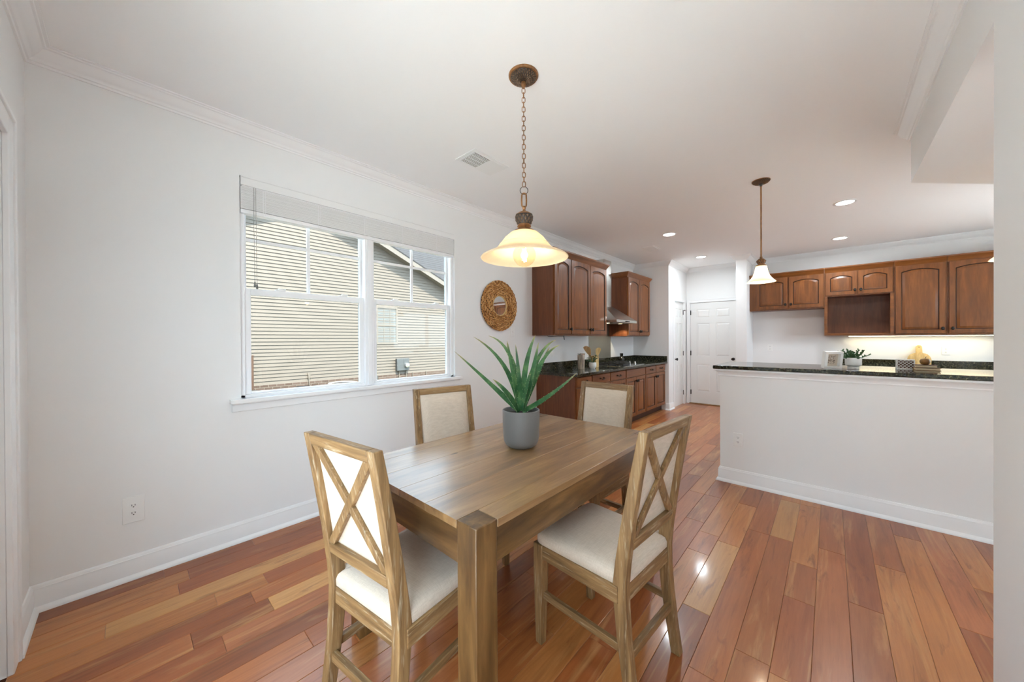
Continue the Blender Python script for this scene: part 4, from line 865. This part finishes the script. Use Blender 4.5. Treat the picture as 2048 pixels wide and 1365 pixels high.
# ------------------------------------------------------------------ aloe
PC = Vector((1.682, 1.69, TZ+.0009))
t_ = thing('potted_aloe', 'spiky aloe vera in a smooth grey pot on the dining table', 'plant', PC)
MB().lathe([(0, .001), (.052, 0), (.062, .003), (.078, .014), (.088, .032), (.092, .055), (.0945, .12), (.0955, .190), (.0925, .1925), (.089, .190), (.088, .15), (0, .15)], 48).build('pot', 'pot', t_, True)
MB().lathe([(0, .168), (.05, .172), (.0885, .166), (.0885, .155), (0, .155)], 24).build('soil', 'soil', t_, True)
axis_z = pr_depth = (PC+Vector((0, 0, .2))-CAM).dot(FW)
def at_px(u, v, dz):
    return CAM + (FW + RT*((u-1024)/FPX) + UP*((682.5-v)/FPX))*(axis_z+dz) - PC
leaves = [((1030, 818), (985, 772), (909, 703), .032, .03, .02), ((1037, 812), (1008, 732), (947, 674), .030, .05, .08), ((1040, 808), (1022, 716), (977, 672), .028, .04, .10), ((1036, 824), (1014, 786), (986, 759), .044, -.05, -.06),
          ((1041, 805), (1025, 740), (1014, 682), .034, -.02, .03), ((1043, 800), (1037, 745), (1031, 689), .034, -.03, -.05), ((1045, 803), (1052, 732), (1071, 670), .038, .00, .06), ((1046, 818), (1063, 752), (1077, 685), .046, -.05, -.06),
          ((1047, 812), (1074, 722), (1112, 680), .030, .05, .10), ((1049, 814), (1080, 730), (1120, 690), .030, .02, .04), ((1047, 808), (1078, 740), (1099, 695), .030, .07, .12), ((1048, 823), (1098, 792), (1154, 746), .030, -.04, -.10),
          ((1044, 812), (1054, 770), (1060, 748), .036, -.06, -.07), ((1041, 812), (1036, 765), (1034, 738), .032, .05, .07)]
ra = random.Random(4)
for li, (p0, p1, p2, wd, d1_, d2_) in enumerate(leaves):
    B0, B1, B2 = at_px(*p0, 0), at_px(*p1, d1_), at_px(*p2, d2_); B0.z = max(min(B0.z, .185), .165); B0.x *= .45; B0.y *= .45
    C1 = B1*2-(B0+B2)*.5; n_ = 12; rings = []; cen = []; mb = MB(); th_ = MB()
    for k in range(n_+1):
        f = k/n_; c = B0*(1-f)**2+C1*2*f*(1-f)+B2*f*f; d = ((C1-B0)*(1-f)+(B2-C1)*f).normalized()
        face = (-FW*.75+Vector((0, 0, .55))+RT*ra.uniform(-.01, .01)).normalized(); rad = Vector((c.x, c.y, 0)); face = (face-rad.normalized()*.5).normalized() if rad.length > .01 else face
        sd_ = d.cross(face).normalized(); nn = sd_.cross(d).normalized(); w_ = wd*.54*(.80+.35*f if f < .3 else .905*(1-((f-.3)/.7))**.75)+.0006; h_ = w_*.42+.0006
        rings.append([c+sd_*w_, c+sd_*w_*.6+nn*h_*.05, c-nn*h_*.25*(1-f), c-sd_*w_*.6+nn*h_*.05, c-sd_*w_, c-sd_*w_*.62-nn*h_*.95, c-nn*h_*1.35, c+sd_*w_*.62-nn*h_*.95])
        if 0 < k < n_: cen.append((c, sd_, w_, d, nn))
    mb.loft(rings); o = mb.build('leaf', 'aloe', t_, True)
    a_ = o.data.color_attributes.new('tone', 'FLOAT_COLOR', 'POINT'); tipz = B2
    for i, v_ in enumerate(o.data.vertices):
        f = (i//8)/n_; q_ = max(0, (f-.8)/.2)**1.5*.75; a_.data[i].color = (q_, q_, q_, 1)
    for c, sd_, w_, d, nn in cen:
        for s_ in (-1, 1):
            e = c+sd_*w_*s_; th_.add([e-d*.0018, e+d*.0018, e+nn*.0012, e+sd_*s_*.0035+d*.002], [(0, 1, 3), (1, 2, 3), (2, 0, 3), (0, 2, 1)])
    th_.build('thorns', 'thorn', o)

# ------------------------------------------------------------------ outdoors
NX = -8.9; GZ = -.6
struct(MB().box(-40, -.15, -30, 45, GZ-.1, GZ).build('ground_lawn', 'lawn'))
struct(MB().box(-.14, 12, -7.4, -.15, -.25, -.15).build('ground_patio', 'patio'))
t_ = thing('neighbour_house', 'cream vinyl-sided gabled house seen through the twin window', 'house', (NX, 3.9, GZ))
yp, slope, zpk, zsb = 0, .425, 5.62-GZ, .07-GZ
def gy(z): return (zpk-z)/slope
MB().box(-6, .03, -6.35, 6.35, 0, zsb).build('foundation', 'brick', t_)
lap = .1016; z = zsb
while z < zpk-.05:
    y0 = min(6.3, gy(z)); y1 = min(6.3, gy(min(z+lap, zpk-.01)))
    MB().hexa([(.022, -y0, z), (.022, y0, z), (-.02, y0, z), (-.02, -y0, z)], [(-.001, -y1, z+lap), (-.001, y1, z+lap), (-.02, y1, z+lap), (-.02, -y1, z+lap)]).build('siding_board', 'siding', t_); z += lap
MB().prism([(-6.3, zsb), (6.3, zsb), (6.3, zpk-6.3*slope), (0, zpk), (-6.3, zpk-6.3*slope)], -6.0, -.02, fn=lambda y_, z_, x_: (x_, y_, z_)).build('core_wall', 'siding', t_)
ov = .36
for s_ in (-1, 1):
    ye = 6.9; ze = zpk-ye*slope
    q_ = lambda d0, x0, x1: ([(x0, 0, zpk+d0), (x1, 0, zpk+d0), (x1, s_*ye, ze+d0), (x0, s_*ye, ze+d0)])
    MB().hexa(q_(-.02, -.02, ov), q_(.0, -.02, ov)).build('soffit', 'fascia', t_)
    MB().hexa(q_(-.05, ov-.02, ov+.005), q_(.13, ov-.02, ov+.005)).build('rake_board', 'fascia', t_)
    MB().hexa(q_(.13, -6, ov+.02), q_(.165, -6, ov+.02)).build('roof', 'shingle', t_)
b = MB()
nr_ = 26
for k in range(nr_):      # main roof slope facing the window, in shingle courses
    f0, f1 = k/nr_, (k+1)/nr_; xa, xb = -1.4-6.5*f0, -1.4-6.5*f1; za, zb = zpk-2.9+4.6*f0, zpk-2.9+4.6*f1
    b.hexa([(xa, 1.2, za-.05), (xa, 13, za-.05), (xb, 13, zb-.05), (xb, 1.2, zb-.05)], [(xa, 1.2, za+.012), (xa, 13, za+.012), (xb, 13, zb), (xb, 1.2, zb)])
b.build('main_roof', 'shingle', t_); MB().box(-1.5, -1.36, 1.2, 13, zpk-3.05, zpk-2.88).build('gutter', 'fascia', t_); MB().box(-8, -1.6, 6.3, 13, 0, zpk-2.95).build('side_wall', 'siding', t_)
wy0, wy1, wz0, wz1 = 6.181-3.9, 6.997-3.9, 1.169-GZ, 2.518-GZ
nw = MB().box(.0, .035, wy0, wy1, wz0, wz0+.07).box(.0, .035, wy0, wy1, wz1-.07, wz1).box(.0, .035, wy0, wy0+.06, wz0+.07, wz1-.07).box(.0, .035, wy1-.06, wy1, wz0+.07, wz1-.07).build('window_trim', 'fascia', t_)
MB().box(.012, .016, wy0+.06, wy1-.06, wz0+.07, wz1-.07).build('pane', 'nglass', nw)
ym_, zm_ = (wy0+wy1)/2, (wz0+wz1)/2; b = MB().box(.016, .03, wy0+.06, wy1-.06, zm_-.03, zm_+.03)
for k in (1, 2): yy = wy0+.06+(wy1-wy0-.12)*k/3; b.box(.016, .024, yy-.012, yy+.012, wz0+.07, wz1-.07)
for zz in ((wz0+.07+zm_)/2, (wz1-.07+zm_)/2): b.box(.016, .024, wy0+.06, wy1-.06, zz-.014, zz+.014)
b.build('window_grid', 'fascia', nw)
for k in range(30): zz = wz0+.09+k*(wz1-wz0-.18)/29; MB().box(.0162, .018, wy0+.065, wy1-.065, zz-.011, zz+.011).build('blind_slat', 'nblind', nw)
MB().box(.01, .04, wy0-.02, wy0+.05, zsb-.2, zsb).build('corner_block', 'meter', t_)
for py in (7.034, 7.321, 7.596, 8.194): MB().tube([(.05, py-3.9, -.0), (.05, py-3.9, zsb+(.12 if py < 7.5 else .02))], .02, 8).build('pipe', 'fascia', t_, True)
MB().tube([(.03, .12, zsb+.25), (.06, .12, zsb+.2), (.06, .14, zsb-.1), (.08, .25, zsb-.25), (.08, .3, 0)], .015, 6).build('hose', 'fascia', t_, True); MB().box(.0, .05, .10, .18, zsb+.1, zsb+.27).build('faucet_box', 'fascia', t_)
MB().box(.03, .036, -.21, .13, zsb-.24, zsb-.115).build('crawl_vent', 'iron', t_)
blocker_house = copy_tree(t_); blocker_house.location = (2.5, -8.3, GZ); blocker_house.rotation_euler = (0, 0, R(90)); blocker_house['label'] = 'added cream gabled house beyond the unseen patio, blocking low daylight'  # unseen copy, added to block low daylight coming through the patio door
struct(MB().box(-40, 40, -40, -7.4, GZ-.1, GZ-.001).build('ground_backyard', 'lawn'))
t_ = thing('electric_meter', 'grey electric meter box with round dial on the neighbouring siding', 'meter', (NX+.024, 7.153, .416))
MB().box(0, .12, -.25, .25, -.22, .22).build('box', 'meter', t_, bevel=.01); MB().lathe([(0, 0), (.09, 0), (.09, .05), (.075, .08), (0, .085)], 24).build('dial', 'chrome', t_, True).matrix_local = Matrix.Translation((.12, .13, -.03)) @ Matrix.Rotation(R(90), 4, 'Y')
MB().box(.12, .13, .02, .24, -.1, .21).build('cover', 'meter', t_, bevel=.004)
for lab, y_, w_, m_, zt in (('white air conditioner with a dark round top beside the neighbouring house', 4.75, .42, 'acwhite', .60), ('grey blue utility unit by the brown post outside the window', 2.35, .30, 'meter', .58)):
    t_ = thing('condenser', lab, 'air conditioner', (NX+.75, y_, GZ)); ht = zt
    MB().lathe([(0, 0), (w_, 0), (w_, ht), (w_*.96, ht+.03), (w_*.78, ht+.01), (w_*.78, ht-.08), (0, ht-.08)], 40).build('casing', m_, t_, True)
    for k in range(5): MB().tube([(w_*(.15+.14*k)*math.cos(R(a)), w_*(.15+.14*k)*math.sin(R(a)), ht+.004) for a in range(0, 360, 12)], .004, 5, True).build('grille_ring', 'iron', t_, True)
    MB().box(-w_*.8, w_*.8, -.01, .01, ht-.004, ht+.004).build('grille_bar', 'iron', t_)
    MB().lathe([(0, ht-.079), (w_*.77, ht-.079), (w_*.77, ht-.07), (0, ht-.07)], 24).build('fan_well', 'iron', t_)
tag(MB().box(NX+.3, NX+.39, 2.50, 2.59, GZ, .90).box(NX+.295, NX+.395, 2.495, 2.595, .90, .925).build('fence_post', 'redpost'), 'brown square wooden post outside in front of the cream siding', 'post')
